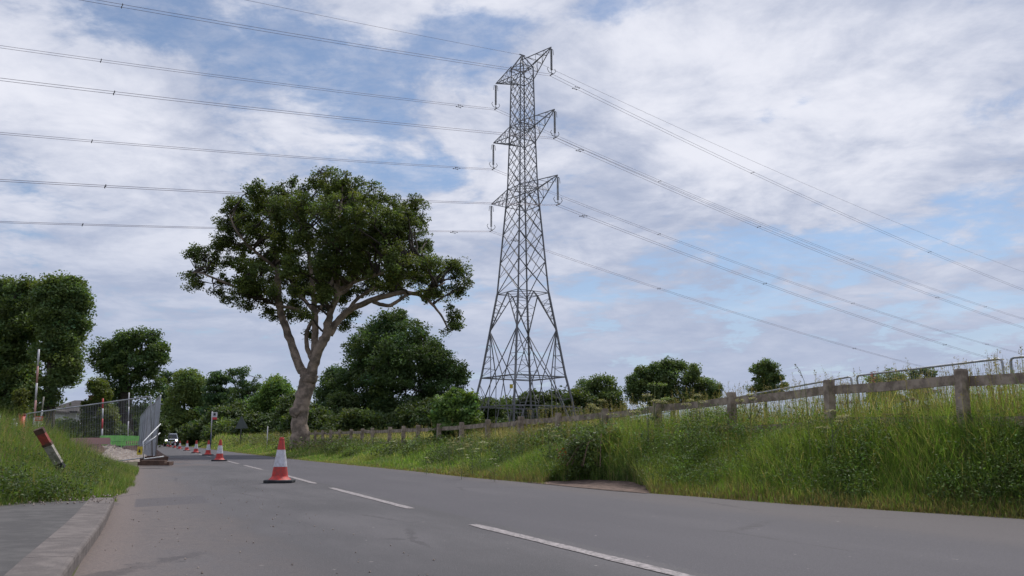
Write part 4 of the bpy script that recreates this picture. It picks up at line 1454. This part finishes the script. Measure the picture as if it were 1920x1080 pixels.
gb = barrier('plastic_barrier', M_GREEN, 1.1, .72)
for k, (x, y, d, lab) in enumerate([(210, 835, 38, 'leftmost bright green plastic barrier in the works'), (231, 833, 40, 'bright green plastic barrier in the middle of the row in the works'), (250, 832, 42, 'rightmost bright green plastic barrier, near the mesh fence row')]):
    o = gb if k == 0 else copy_tree(gb)
    p = at(x, y, d)
    o.location = (p[0], p[1], .22)
    o.rotation_euler = (0, 0, .1 + .1 * k)
    tag(o, lab, 'barrier', 'bright green barriers in the works')
rb = barrier('plastic_barrier', M_PALER, .9, .66)
for k, (x, y, d, lab) in enumerate([(150, 826, 36, 'leftmost red and white barrier behind the grass bank'), (166, 828, 34, 'second red and white barrier from the left in the works'), (182, 832, 33, 'red and white barrier next to the bright green barriers'), (250, 826, 62, 'far red and white barrier seen above the bright green barriers')]):
    o = rb if k == 0 else copy_tree(rb)
    p = at(x, y, d)
    o.location = (p[0], p[1], .15)
    o.rotation_euler = (0, 0, .9 - .25 * k)
    tag(o, lab, 'barrier', 'red and white barriers in the works')
# heaps
def heap(name, c, rx, ry, hgt, m_, seed, rot=0.0):
    r = np.random.default_rng(seed)
    nx, ny = 40, 28
    V = []
    for j in range(ny + 1):
        for i_ in range(nx):
            a = 2 * np.pi * i_ / nx
            f_ = j / ny
            x = np.cos(a) * rx * f_ * (1 + .12 * np.sin(3 * a + seed))
            y = np.sin(a) * ry * f_
            z = hgt * (1 - f_) ** .8 * (1 + .3 * np.sin(x * 3 + seed) * np.cos(y * 2.3)) + .035 * r.normal() * (1 - f_)
            V.append((c[0] + x * math.cos(rot) - y * math.sin(rot), c[1] + x * math.sin(rot) + y * math.cos(rot), c[2] + z))
    k = np.arange(nx)
    Q_ = [np.stack([j * nx + k, j * nx + (k + 1) % nx, (j + 1) * nx + (k + 1) % nx, (j + 1) * nx + k], 1) for j in range(ny)]
    return raw_mesh(name, V, [np.concatenate(Q_)[:, ::-1]], m_)


M_CHALK = mat('pale_rubble', (0.42, 0.36, 0.31), 0.95, 0, 0, 9, 1.0, 30, col2=(0.24, 0.19, 0.16))
M_EARTH = mat('red_earth', (0.17, 0.10, 0.075), 0.95, 0, 0, 4, 1.0, 20, col2=(0.10, 0.06, 0.045))
pc = gnd(228, 862)
o = heap('rubble_heap', (pc[0] - .1, pc[1] - .4, 0.0), 1.5, 3.6, 0.50, M_CHALK, 3, .4)
tag(o, 'low heap of pale crushed stone at the foot of the mesh panel', 'rubble heap')
pc = at(252, 838, 33)
o = heap('earth_heap', (pc[0], pc[1], 0.0), 1.4, 2.5, .65, M_EARTH, 5, .3)
tag(o, 'reddish earth heap in front of the green barriers', 'earth heap')
pc = at(165, 838, 30)
o = heap('earth_heap', (pc[0], pc[1], 0.0), 1.8, 2.5, .5, M_EARTH, 6, .2)
tag(o, 'long reddish earth heap behind the grass bank', 'earth heap')
# loose stones, one stuff object
r = np.random.default_rng(14)
M_STONE = M_CHALK
mb = MB()
ico = np.array([(0, 0, 1), (.9, 0, .2), (.28, .85, .2), (-.72, .53, .2), (-.72, -.53, .2), (.28, -.85, .2), (0, 0, -.8)])
it = [(0, 1, 2), (0, 2, 3), (0, 3, 4), (0, 4, 5), (0, 5, 1), (6, 2, 1), (6, 3, 2), (6, 4, 3), (6, 5, 4), (6, 1, 5)]
pc = gnd(228, 862)
for k in range(900):
    x, y = pc[0] + r.normal() * .9, pc[1] + .3 + r.normal() * 1.5
    wv_ = x * N[0] + y * N[1]
    if wv_ > -.05:
        continue
    f_ = max(0, 1 - math.hypot((x - pc[0]) / 1.4, (y - pc[1] - .3) / 2.3))
    s_ = r.uniform(.02, .07)
    mb.add(ico * s_ * r.uniform(.6, 1.3, 3) + np.array([x, y, max(float(height(x, y)), .36 * f_ ** .8) + .01]), [], it)
for k in range(260):      # grit along the kerb and pavement edge
    s_ = r.uniform(8.9, 10.2)
    wv_ = r.uniform(-1.6, -.25)
    p = sw(s_, wv_)
    sz = r.uniform(.004, .016)
    mb.add(ico * sz * r.uniform(.6, 1.3, 3) + np.array([p[0], p[1], KZ + .01]), [], it)
for k in range(220):
    s_ = r.uniform(3.5, 16)
    wv_ = r.uniform(-.22, 1.6)
    p = sw(s_, wv_)
    sz = r.uniform(.003, .009)
    mb.add(ico * sz * r.uniform(.6, 1.3, 3) + np.array([p[0], p[1], .003]), [], it)
tag(mb.build('stones', M_CHALK), 'loose pale stones scattered by the kerb and round the rubble', 'stones', kind='stuff')

# ------------------------------------------------------------------ houses
def house(name, label, px0, px1, Yd, ze, zr, depth, chim=None, hip=2.0):
    a_ = at(px0, 800, Yd)
    b_ = at(px1, 800, Yd)
    root = empty(name, (a_[0], Yd, 0))
    tag(root, label, 'house')
    Wd = b_[0] - a_[0]
    mb = MB()
    mb.box((Wd / 2, depth / 2, ze / 2), (Wd, depth, ze))
    wl = mb.build('wall', M_RENDER, root)
    e = .35
    V = [(-e, -e, ze), (Wd + e, -e, ze), (Wd + e, depth + e, ze), (-e, depth + e, ze), (hip, depth / 2, zr), (Wd - hip, depth / 2, zr), (-e, -e, ze - .18), (Wd + e, -e, ze - .18), (Wd + e, depth + e, ze - .18), (-e, depth + e, ze - .18)]
    mb = MB()
    mb.add(V, [(0, 1, 5, 4), (2, 3, 4, 5), (6, 7, 1, 0), (7, 8, 2, 1), (8, 9, 3, 2), (9, 6, 0, 3), (9, 8, 7, 6)], [(1, 2, 5), (3, 0, 4)])
    rf = mb.build('roof', M_ROOF, root)
    if chim:
        mb = MB()
        mb.box((chim[0], depth / 2, (zr + chim[1]) / 2), (.7, .9, chim[1] - zr + 1.4))
        mb.box((chim[0], depth / 2, chim[1] + .78), (.82, 1.02, .16))
        mb.build('chimney', M_BRICK, rf)
    for x in np.arange(1.3, Wd - .8, 2.6):
        mb = MB()
        mb.box((x, -.03, ze - 1.2), (1.15, .08, 1.1))
        wn = mb.build('window', M_WHITE, root)
        mb = MB()
        for dx in (-.27, .27):
            mb.box((x + dx, -.08, ze - 1.2), (.46, .03, .94))
        mb.build('pane', M_GLASS, wn)
    return root


house('house', 'white rendered house with dark hipped roof and brick chimney behind the mesh panel', 84, 140, 92, 4.1, 5.5, 7, (3.4, 5.2), 1.2)
house('house', 'low white outbuilding with dark roof at the far left', 33, 70, 86, 4.0, 4.8, 5, None, .8)
# ------------------------------------------------------------------ grass and weeds


def blades(x, y, h, wd, lean, cols, rng, z0=None, name='grass'):
    n = len(x)
    z = height(x, y) if z0 is None else z0
    a = rng.uniform(0, 2 * np.pi, n)
    dx, dy = np.cos(a), np.sin(a)
    px, py = -dy, dx
    l = lean * h
    wd = np.broadcast_to(wd, (n,))
    b0 = np.stack([x, y, z - .02], 1)
    pv = np.stack([px, py, np.zeros(n)], 1) * wd[:, None] / 2
    ld = np.stack([dx, dy, np.zeros(n)], 1)
    m1 = b0 + ld * (l * .30)[:, None] + np.stack([np.zeros(n)] * 2 + [h * .55], 1)
    tp_ = b0 + ld * l[:, None] + np.stack([np.zeros(n)] * 2 + [h * np.sqrt(np.clip(1 - lean ** 2 * .6, .15, 1))], 1)
    V = np.stack([b0 - pv, b0 + pv, m1 - pv * .85, m1 + pv * .85, tp_], 1).reshape(-1, 3)
    k = np.arange(n) * 5
    T = np.concatenate([np.stack([k, k + 1, k + 3], 1), np.stack([k, k + 3, k + 2], 1), np.stack([k + 2, k + 3, k + 4], 1)])
    c = np.repeat(cols, 5, 0)
    return V, T, c


def grass_cols(n, x, y, rng, dry=0.15, bright=1.0):
    g1 = np.array([0.130, 0.215, 0.044])
    g2 = np.array([0.085, 0.145, 0.034])
    g3 = np.array([0.165, 0.20, 0.075])
    st = np.array([0.28, 0.235, 0.15])
    t = np.clip(.5 + .55 * vnoise(x, y, 1.6, 21) + rng.normal(size=n) * .25, 0, 1)[:, None]
    c = g2 * (1 - t) + g1 * t
    t2 = np.clip(vnoise(x, y, 2.3, 22) * 1.6 - .35, 0, 1)[:, None]
    c = c * (1 - t2) + np.array([0.075, 0.125, 0.042]) * t2
    t3 = np.clip(vnoise(x, y, 0.9, 23) * 1.5 - .45, 0, 1)[:, None]
    c = c * (1 - .6 * t3) + np.array([0.20, 0.19, 0.085]) * .6 * t3
    u = (rng.uniform(size=n) < .25)[:, None]
    c = np.where(u, g3, c)
    d = (rng.uniform(size=n) < dry)[:, None]
    c = np.where(d, st, c)
    return c * np.exp(rng.normal(size=(n, 1)) * .30) * bright * 1.38


gv, gt, gc = [], [], []
goff = 0


def push(V, T, c):
    global goff
    gv.append(V)
    gt.append(T + goff)
    gc.append(c)
    goff += len(V)


rng = np.random.default_rng(100)
soilc = sw(10.9, 6.3)


def scatter(n, s0, s1, w0f, w1f, rng, p=1.0):
    s_ = s0 + (s1 - s0) * rng.uniform(size=n) ** p
    a_, b_ = w0f(s_), w1f(s_)
    wv = a_ + (b_ - a_) * rng.uniform(size=n)
    return s_, wv, s_ * U[0] + wv * N[0], s_ * U[1] + wv * N[1]


def not_soil(x, y):
    ds = (x - soilc[0]) * U[0] + (y - soilc[1]) * U[1]
    dw = (x - soilc[0]) * N[0] + (y - soilc[1]) * N[1]
    return (ds / 1.5) ** 2 + (dw / .48) ** 2 > 1 + .5 * vnoise(x, y, 6, 9)


def verge(n, s0, s1, hmul, wd, seed, dry):
    rng = np.random.default_rng(seed)
    s_, wv, x, y = scatter(n, s0, s1, lambda q_: redge(q_) - .06, lambda q_: q_ * 0 + FENCE_W + .5, rng, 1.25)
    k = not_soil(x, y)
    s_, wv, x, y = s_[k], wv[k], x[k], y[k]
    n = len(x)
    d = wv - redge(s_)
    near = np.interp(s_, [0, 14, 20, 30, 60, 100], [1.0, .9, .45, .3, .3, .4])
    h = np.interp(d, [0, .15, .5, 1.0, 1.6, 3], [.09, .2, .36, .55, .74, .86])
    rise = np.clip((d - 1.1) / .8, 0, 1)
    h = h * (near * (1 - rise) + rise * np.interp(s_, [0, 10, 14, 18, 25, 60, 100], [.70, .88, .78, .62, .50, .5, .9]))
    h = h * (1 + .25 * np.exp(-((s_ - 11.3) / 1.6) ** 2) * (d > .9))
    h = h * (1 + .38 * vnoise(x, y, 1.9, 31)) * rng.uniform(.45, 1.15, n) * hmul
    cols_ = grass_cols(n, x, y, rng, dry)
    e_ = (rng.uniform(size=n) < np.interp(d, [0, .15, .45], [.65, .45, .0]))[:, None]
    cols_ = np.where(e_, np.array([0.26, 0.20, 0.12]) * rng.uniform(.6, 1.2, (n, 1)), cols_)
    return blades(x, y, h, wd * rng.uniform(.6, 1.3, n), rng.uniform(.0, .75, n) + .35 * (rng.uniform(size=n) < .12), cols_, rng)


push(*verge(240000, 4.0, 16, 1.0, .0050, 101, .14))
push(*verge(70000, 14, 34, 1.0, .014, 102, .09))
push(*verge(40000, 32, 75, 1.0, .028, 103, .16))
push(*verge(26000, 70, 230, 1.3, .07, 104, .22))
# seed-head meadow behind the fence
for n, s0, s1, wd, wmax, sd_ in ((42000, 3.5, 16, .009, 4.0, 110), (36000, 15, 36, .016, 5.0, 111), (26000, 35, 80, .03, 7, 112)):
    r = np.random.default_rng(sd_)
    s_, wv, x, y = scatter(n, s0, s1, lambda q_: q_ * 0 + FENCE_W + .1, lambda q_: q_ * 0 + FENCE_W + wmax, r, 1.1)
    hh = np.interp(s_, [4, 8, 10.5, 13, 16, 24, 60, 80], [1.12, 1.08, .90, 1.0, .95, .88, .9, .9]) * (1 + .2 * vnoise(x, y, 1.1, 33)) * r.uniform(.5, 1.1, len(x))
    push(*blades(x, y, hh, wd * r.uniform(.6, 1.2, len(x)), r.uniform(.05, .5, len(x)), grass_cols(len(x), x, y, r, .42 if s1 < 20 else .68, .9), r))
# far meadow beyond, coarse
r = np.random.default_rng(120)
s_, wv, x, y = scatter(30000, 10, 160, lambda q_: q_ * 0 + FENCE_W + 4, lambda q_: q_ * .6 + FENCE_W + 14, r, 1.0)
push(*blades(x, y, r.uniform(.3, .7, len(x)), .06, r.uniform(.1, .5, len(x)), grass_cols(len(x), x, y, r, .35), r))
# left bank


def lfront(wv):      # front edge of the grass against the pavement
    return np.interp(wv, [-6, -1.3, -.65, -.3, -.1], [8.5, 8.75, 9.5, 10.2, 12])


r = np.random.default_rng(130)
n = 170000
wv = r.uniform(-5.0, -.12, n)
s_ = lfront(wv) + r.uniform(size=n) ** 1.15 * 13
k = (wv > -.17 * s_ - .4) & (wv < ledge(s_) + .03 + .08 * vnoise(s_, wv, 3, 8)) & ~((s_ > 23.5) & (wv > -1.6))
s_, wv = s_[k], wv[k]
x, y = s_ * U[0] + wv * N[0], s_ * U[1] + wv * N[1]
d1 = s_ - lfront(wv)
d2 = ledge(s_) - wv
h = np.minimum(np.interp(d1, [0, .3, .8, 1.5, 3], [.05, .15, .34, .60, .78]), np.interp(d2, [0, .3, .8, 1.4, 2.2], [.10, .20, .38, .58, .76]))
h = h * (1 + .45 * vnoise(x, y, 2.2, 35)) * r.uniform(.4, 1.3, len(x))
push(*blades(x, y, h, .0055 * r.uniform(.6, 1.3, len(x)), r.uniform(.0, .8, len(x)), grass_cols(len(x), x, y, r, .16, .78), r))
# far left verge under the houses and trees
r = np.random.default_rng(131)
s_, wv, x, y = scatter(22000, 24, 110, lambda q_: q_ * 0 - 3.2 - (q_ - 24) * .02, lambda q_: -.17 * q_ - 4, r)
push(*blades(x, y, r.uniform(.3, .75, len(x)), .03, r.uniform(.1, .5, len(x)), grass_cols(len(x), x, y, r, .1), r))
o = raw_mesh('grass', np.concatenate(gv), [np.concatenate(gt)], M_GRASS, np.concatenate(gc))
tag(o, 'tall rough grass covering both verges and the field edge', 'grass', kind='stuff')


# seed stems with feathery heads: stuff
def stems(pts, hs, rng, head, hl, hw, cs, ch, nq=10):
    V, Qs, Ts = [], [], []
    off = 0
    for p, h_ in zip(pts, hs):
        a = rng.uniform(0, 6.28)
        ln = rng.uniform(.02, .22) * h_
        d = np.array([math.cos(a), math.sin(a), 0])
        sd_ = np.array([-math.sin(a), math.cos(a), 0]) * .0022
        b_ = np.array([p[0], p[1], p[2]])
        m_ = b_ + d * ln * .35 + (0, 0, h_ * .6)
        t_ = b_ + d * ln + (0, 0, h_)
        V.append(np.array([b_ - sd_, b_ + sd_, m_ + sd_, m_ - sd_, m_ - sd_, m_ + sd_, t_ + sd_ * .6, t_ - sd_ * .6]))
        Qs.append(np.array([[0, 1, 2, 3], [4, 5, 6, 7]]) + off)
        Ts.append(np.repeat(np.array([cs]) * rng.uniform(.7, 1.2), 8, 0))
        off += 8
        c_ = t_ - (t_ - m_) / np.linalg.norm(t_ - m_) * (rng.uniform(size=(nq, 1)) * hl)
        c_ = c_ + rng.normal(size=(nq, 3)) * hw
        v2, q2, t2 = leaf_quads(c_, head, rng, np.repeat(np.array([ch]), nq, 0) * rng.uniform(.6, 1.3, (nq, 1)), 0.1, .4)
        V.append(v2)
        Qs.append(q2 + off)
        Ts.append(t2)
        off += len(v2)
    return np.concatenate(V), np.concatenate(Qs), np.concatenate(Ts)


r = np.random.default_rng(140)
s1_, w1_, x1, y1 = scatter(2600, 4, 18, lambda q_: redge(q_) + .7, lambda q_: q_ * 0 + FENCE_W + 3, r, 1.1)
s2_, w2_, x2, y2 = scatter(1500, 16, 60, lambda q_: redge(q_) + 1.3, lambda q_: q_ * 0 + FENCE_W + 4, r, 1.1)
w3_ = r.uniform(-3.2, -.6, 900)
s3_ = lfront(w3_) + r.uniform(.6, 9, 900)
x3, y3 = s3_ * U[0] + w3_ * N[0], s3_ * U[1] + w3_ * N[1]
x, y = np.concatenate([x1, x2, x3]), np.concatenate([y1, y2, y3])
hh = np.concatenate([np.where(w1_ > FENCE_W, r.uniform(.9, 1.3, 2600), r.uniform(.55, .95, 2600)), np.where(w2_ > FENCE_W, r.uniform(.8, 1.15, 1500), r.uniform(.4, .65, 1500)), r.uniform(.35, .85, 900) * np.clip((ledge(s3_) - w3_) / 1.6, .3, 1)])
V, Q_, T_ = stems(np.stack([x, y, height(x, y)], 1), hh, r, .011, .16, .012, (.20, .19, .08), (.25, .20, .12), 14)
tag(raw_mesh('seed_grass', V, [Q_], M_GRASS, T_), 'brown feathery seed heads of grass standing above the verge', 'grass', kind='stuff')


# broad-leaved weeds: stuff, dense low leaves among the grass
def weeds(n, s0, s1, wlo, whi, zl, zh, leaf, per, rc, seed, col, thr=-.1, left=False):
    r = np.random.default_rng(seed)
    if left:
        wv = r.uniform(-3.2, -.6, n)
        s_ = lfront(wv) + r.uniform(size=n) ** 1.2 * 9 + .25
        x, y = s_ * U[0] + wv * N[0], s_ * U[1] + wv * N[1]
        hmax = np.minimum(np.interp(s_ - lfront(wv), [0, .5, 1.5, 3], [.1, .28, .55, .75]), np.interp(ledge(s_) - wv, [0, .5, 1.4, 2.2], [.06, .16, .35, .55]))
    else:
        s_, wv, x, y = scatter(n, s0, s1, wlo, whi, r, 1.15)
        hmax = np.interp(wv - redge(s_), [0, .5, 1.2, 2, 3.5], [.12, .34, .62, .75, .8]) * np.interp(s_, [0, 12, 17, 60], [1, 1, .75, .75])
    k = (vnoise(x, y, 1.7, 77) > thr) & not_soil(x, y)
    x, y, hmax = x[k], y[k], hmax[k]
    n = len(x)
    z = height(x, y) + hmax * r.uniform(zl, zh, n)
    c = np.stack([x, y, z], 1)
    off = r.normal(size=(n, per, 3)) * rc * np.array([1, 1, .8])
    pts = (c[:, None] + off).reshape(-1, 3)
    cols = np.array(col) * np.exp(r.normal(size=(n, 1, 1)) * .28 + r.normal(size=(n, per, 1)) * .18) * (1 + r.normal(size=(n, 1, 3)) * .06)
    return leaf_quads(pts, leaf, r, np.clip(cols.reshape(-1, 3), .005, .5), .5, .5)


parts = [weeds(1100, 12, 20, lambda q_: redge(q_) + .7, lambda q_: q_ * 0 + FENCE_W - .05, .3, 1.1, .020, 32, .09, 156, (.085, .125, .038), -.2),
         weeds(520, 9.5, 13.5, lambda q_: redge(q_) + .9, lambda q_: q_ * 0 + FENCE_W + .3, .35, 1.15, .018, 30, .08, 155, (.12, .18, .048), -.6),
         weeds(3600, 4, 16, lambda q_: redge(q_) + .25, lambda q_: q_ * 0 + FENCE_W, .3, 1.0, .016, 30, .07, 150, (.105, .165, .042), -0.3),
         weeds(900, 14, 34, lambda q_: redge(q_) + 1.2, lambda q_: q_ * 0 + FENCE_W, .3, 1.0, .040, 24, .10, 151, (.11, .155, .045), -.1),
         weeds(700, 32, 80, lambda q_: redge(q_) + 1.5, lambda q_: q_ * 0 + FENCE_W + 1, .4, 1.0, .07, 20, .2, 152, (.13, .155, .055), -.2),
         weeds(700, 4, 20, lambda q_: q_ * 0 + FENCE_W + .2, lambda q_: q_ * 0 + FENCE_W + 3, .4, 1.05, .03, 22, .09, 153, (.14, .16, .06), -.1),
         weeds(2600, 0, 0, None, None, .25, 1.25, .019, 30, .075, 154, (.075, .115, .034), -.25, True)]
off = 0
V, Q_, T_ = [], [], []
for a_, b_, c_ in parts:
    V.append(a_)
    Q_.append(b_ + off)
    T_.append(c_)
    off += len(a_)
tag(raw_mesh('weeds', np.concatenate(V), [np.concatenate(Q_)], M_LEAF, np.concatenate(T_)), 'broad-leaved green weeds growing through the grass', 'weeds', kind='stuff')

# bramble clump over the bare soil
r = np.random.default_rng(160)
pb = sw(12.0, 7.1)
bm = empty('bramble_bush', (pb[0], pb[1], float(height(pb[0], pb[1]))))
tag(bm, 'dark tangled bramble bush overhanging the patch of bare red soil', 'bush')
cs = []
for k in range(330):
    d = r.normal(size=3)
    d /= np.linalg.norm(d)
    d[2] = abs(d[2])
    cs.append(d * r.uniform(.4, 1) ** .5 * np.array([.80, .62, .80]))
cs = np.array(cs)
off = r.normal(size=(len(cs), 26, 3)) * .07
pts = (cs[:, None] + off).reshape(-1, 3)
cols = np.array([.10, .145, .048]) * np.exp(r.normal(size=(len(cs), 1, 1)) * .3 + r.normal(size=(len(cs), 26, 1)) * .2)
rust = r.uniform(size=(len(cs), 1, 1)) < .03
cols = np.where(rust, np.array([.20, .10, .03]), cols * np.ones(3))
V, Q_, T_ = leaf_quads(pts, .028, r, cols.reshape(-1, 3), .4, .6)
raw_mesh('leaves', V, [Q_], M_LEAF, T_, bm)
mb = MB()
for k in range(40):
    a = r.uniform(0, 6.28)
    e = np.array([math.cos(a), math.sin(a), 0]) * r.uniform(.4, .95)
    mb.tube([e * .1, e * .4 + (0, 0, r.uniform(.4, .7)), e * .8 + (0, 0, r.uniform(.35, .6)), e * 1.1 + (0, 0, .15)], .006, 4)
mb.build('stem', M_BROWN, bm)


# umbellifers (hogweed, cow parsley): each plant a thing
def umbel(scale, seed, headcol):
    r = np.random.default_rng(seed)
    root = empty('cow_parsley')
    mb = MB()
    heads = []
    H0 = 1.0 * scale
    mb.tube([(0, 0, 0), (.01, 0, H0 * .5), (.0, .02, H0)], [.009, .007, .004], 5)
    heads.append(np.array([0, .02, H0]))
    for k in range(4):
        a = r.uniform(0, 6.28)
        z = H0 * r.uniform(.45, .75)
        e = np.array([math.cos(a) * .18, math.sin(a) * .18, r.uniform(.16, .3)]) * scale
        b_ = np.array([.005, .01, z])
        mb.tube([b_, b_ + e * .6 + (0, 0, -.02), b_ + e], [.005, .004, .003], 4)
        heads.append(b_ + e)
    M_ = mb
    for h_ in heads:
        P_ = []
        R0 = r.uniform(.05, .095) * scale
        for k in range(14):
            a = r.uniform(0, 6.28)
            q_ = R0 * math.sqrt(r.uniform(.05, 1))
            e = h_ + np.array([math.cos(a) * q_, math.sin(a) * q_, .05 * scale - q_ * .25])
            mb.bar(h_, e, .002)
            for j in range(7):
                P_.append(e + r.normal(size=3) * .009)
        P_ = np.array(P_)
        V, Q_, T_ = leaf_quads(P_, .0085, r, np.repeat(np.array([headcol]), len(P_), 0) * r.uniform(.7, 1.2, (len(P_), 1)), 1.5, .8)
        raw_mesh('flower_head', V, [Q_], M_LEAF, T_, root)
    mb.build('stem', M_STEMG, root)
    L_ = []
    for k in range(60):
        a = r.uniform(0, 6.28)
        q_ = r.uniform(.02, .2) * scale
        L_.append((math.cos(a) * q_, math.sin(a) * q_, H0 * r.uniform(.15, .6)))
    V, Q_, T_ = leaf_quads(np.array(L_), .028, r, np.repeat(np.array([[.06, .10, .03]]), 60, 0), .3, .5)
    raw_mesh('leaves', V, [Q_], M_LEAF, T_, root)
    return root


M_STEMG = mat('green_stem', (.13, .15, .06), .8)
# (px, y of head, depth, kind, place)
pl = [(866, 842, 15.0, 'white', 'below the bright green sapling'), (886, 829, 16, 'cream', 'right under the bright green sapling'), (902, 830, 16.4, 'white', 'in front of the fence right of the sapling'), (842, 826, 18, 'cream', 'left under the bright green sapling'), (928, 861, 14, 'white', 'low in the verge below the fence right of the sapling'),
      (800, 858, 17, 'white', 'low at the verge edge left of the sapling'), (733, 828, 24, 'white', 'by a fence post below the dome-crowned tree'), (1030, 797, 14.5, 'cream', 'against the timber fence just right of the pylon'), (1225, 720, 13.8, 'green', 'tallest, rising over the fence in front of the wide skyline oak'), (1212, 742, 12.8, 'cream', 'beside the tallest one in front of the wide skyline oak'),
      (1310, 742, 12.4, 'cream', 'behind the rail under the wide skyline oak'), (1130, 752, 14.5, 'cream', 'over the fence under the round tree right of the pylon'), (1405, 741, 11.6, 'cream', 'by the top rail left of the isolated skyline tree'), (1556, 772, 9.5, 'cream', 'close behind the second nearest fence post'), (1690, 752, 9.6, 'brown', 'between the two nearest fence posts, in the middle'),
      (1740, 735, 9.8, 'brown', 'close left of the nearest fence post, above the rail'), (1840, 742, 9.4, 'brown', 'right of the nearest fence post between the rails'), (1880, 730, 10, 'brown', 'at the right edge between the rails'), (1585, 726, 10.8, 'brown', 'just right of the second nearest fence post')]
protos = {}
hc = {'white': (.62, .62, .50), 'cream': (.40, .38, .22), 'green': (.22, .30, .08), 'brown': (.22, .15, .09)}
for k, (x, y, d, kind_, lab) in enumerate(pl):
    p = at(x, y, d)
    zg = float(height(p[0], p[1]))
    sc_ = max(.35, (p[2] - zg) / 1.03)
    if kind_ not in protos:
        protos[kind_] = umbel(1.0, 170 + len(protos), hc[kind_])
        o = protos[kind_]
    else:
        o = copy_tree(protos[kind_])
    o.location = (p[0], p[1], zg)
    o.scale = (sc_, sc_, sc_)
    o.rotation_euler = (0, 0, k * 1.3)
    tag(o, f'{kind_}-headed cow parsley plant {lab}', 'wild plant', 'cow parsley plants on the verge')
# dock / rosebay with pink flower and a tall arching grass stalk
p = at(1635, 695, 10.6)
zg = float(height(p[0], p[1]))
fw = empty('willowherb', (p[0], p[1], zg))
tag(fw, 'willowherb spike with pink flowers poking above the wire mesh panel', 'wild plant')
h_ = p[2] - zg
mb = MB()
mb.tube([(0, 0, 0), (0.02, 0, h_ * .6), (0, 0, h_)], [.006, .005, .002], 5)
mb.build('stem', M_STEMG, fw)
r = np.random.default_rng(180)
c_ = np.stack([r.normal(size=46) * .02, r.normal(size=46) * .02, h_ - r.uniform(0, .16, 46)], 1)
V, Q_, T_ = leaf_quads(c_, .012, r, np.repeat(np.array([[.42, .12, .26]]), 46, 0), .3, .7)
raw_mesh('flower', V, [Q_], M_LEAF, T_, fw)
a_ = at(1512, 742, 9.8)
b_ = at(1490, 682, 9.8)
gs = empty('grass_stalk', (a_[0], a_[1], float(height(a_[0], a_[1]))))
tag(gs, 'single long grass stalk arching against the sky left of the second nearest fence post', 'wild plant')
GO = np.array(gs.location)
mb = MB()
pts = [np.zeros(3), (a_ - GO) * (1, 1, .8), at(1508, 715, 9.8) - GO, at(1500, 695, 9.8) - GO, b_ - GO]
mb.tube(pts, [.004, .004, .003, .0025, .0015], 4)
mb.build('stem', M_STEMG, gs)
c_ = np.concatenate([np.linspace(at(1504, 706, 9.8) - GO, b_ - GO, 30)]) + r.normal(size=(30, 3)) * .006
V, Q_, T_ = leaf_quads(c_, .012, r, np.repeat(np.array([[.16, .14, .09]]), 30, 0), .1, .4)
raw_mesh('seed_head', V, [Q_], M_LEAF, T_, gs)
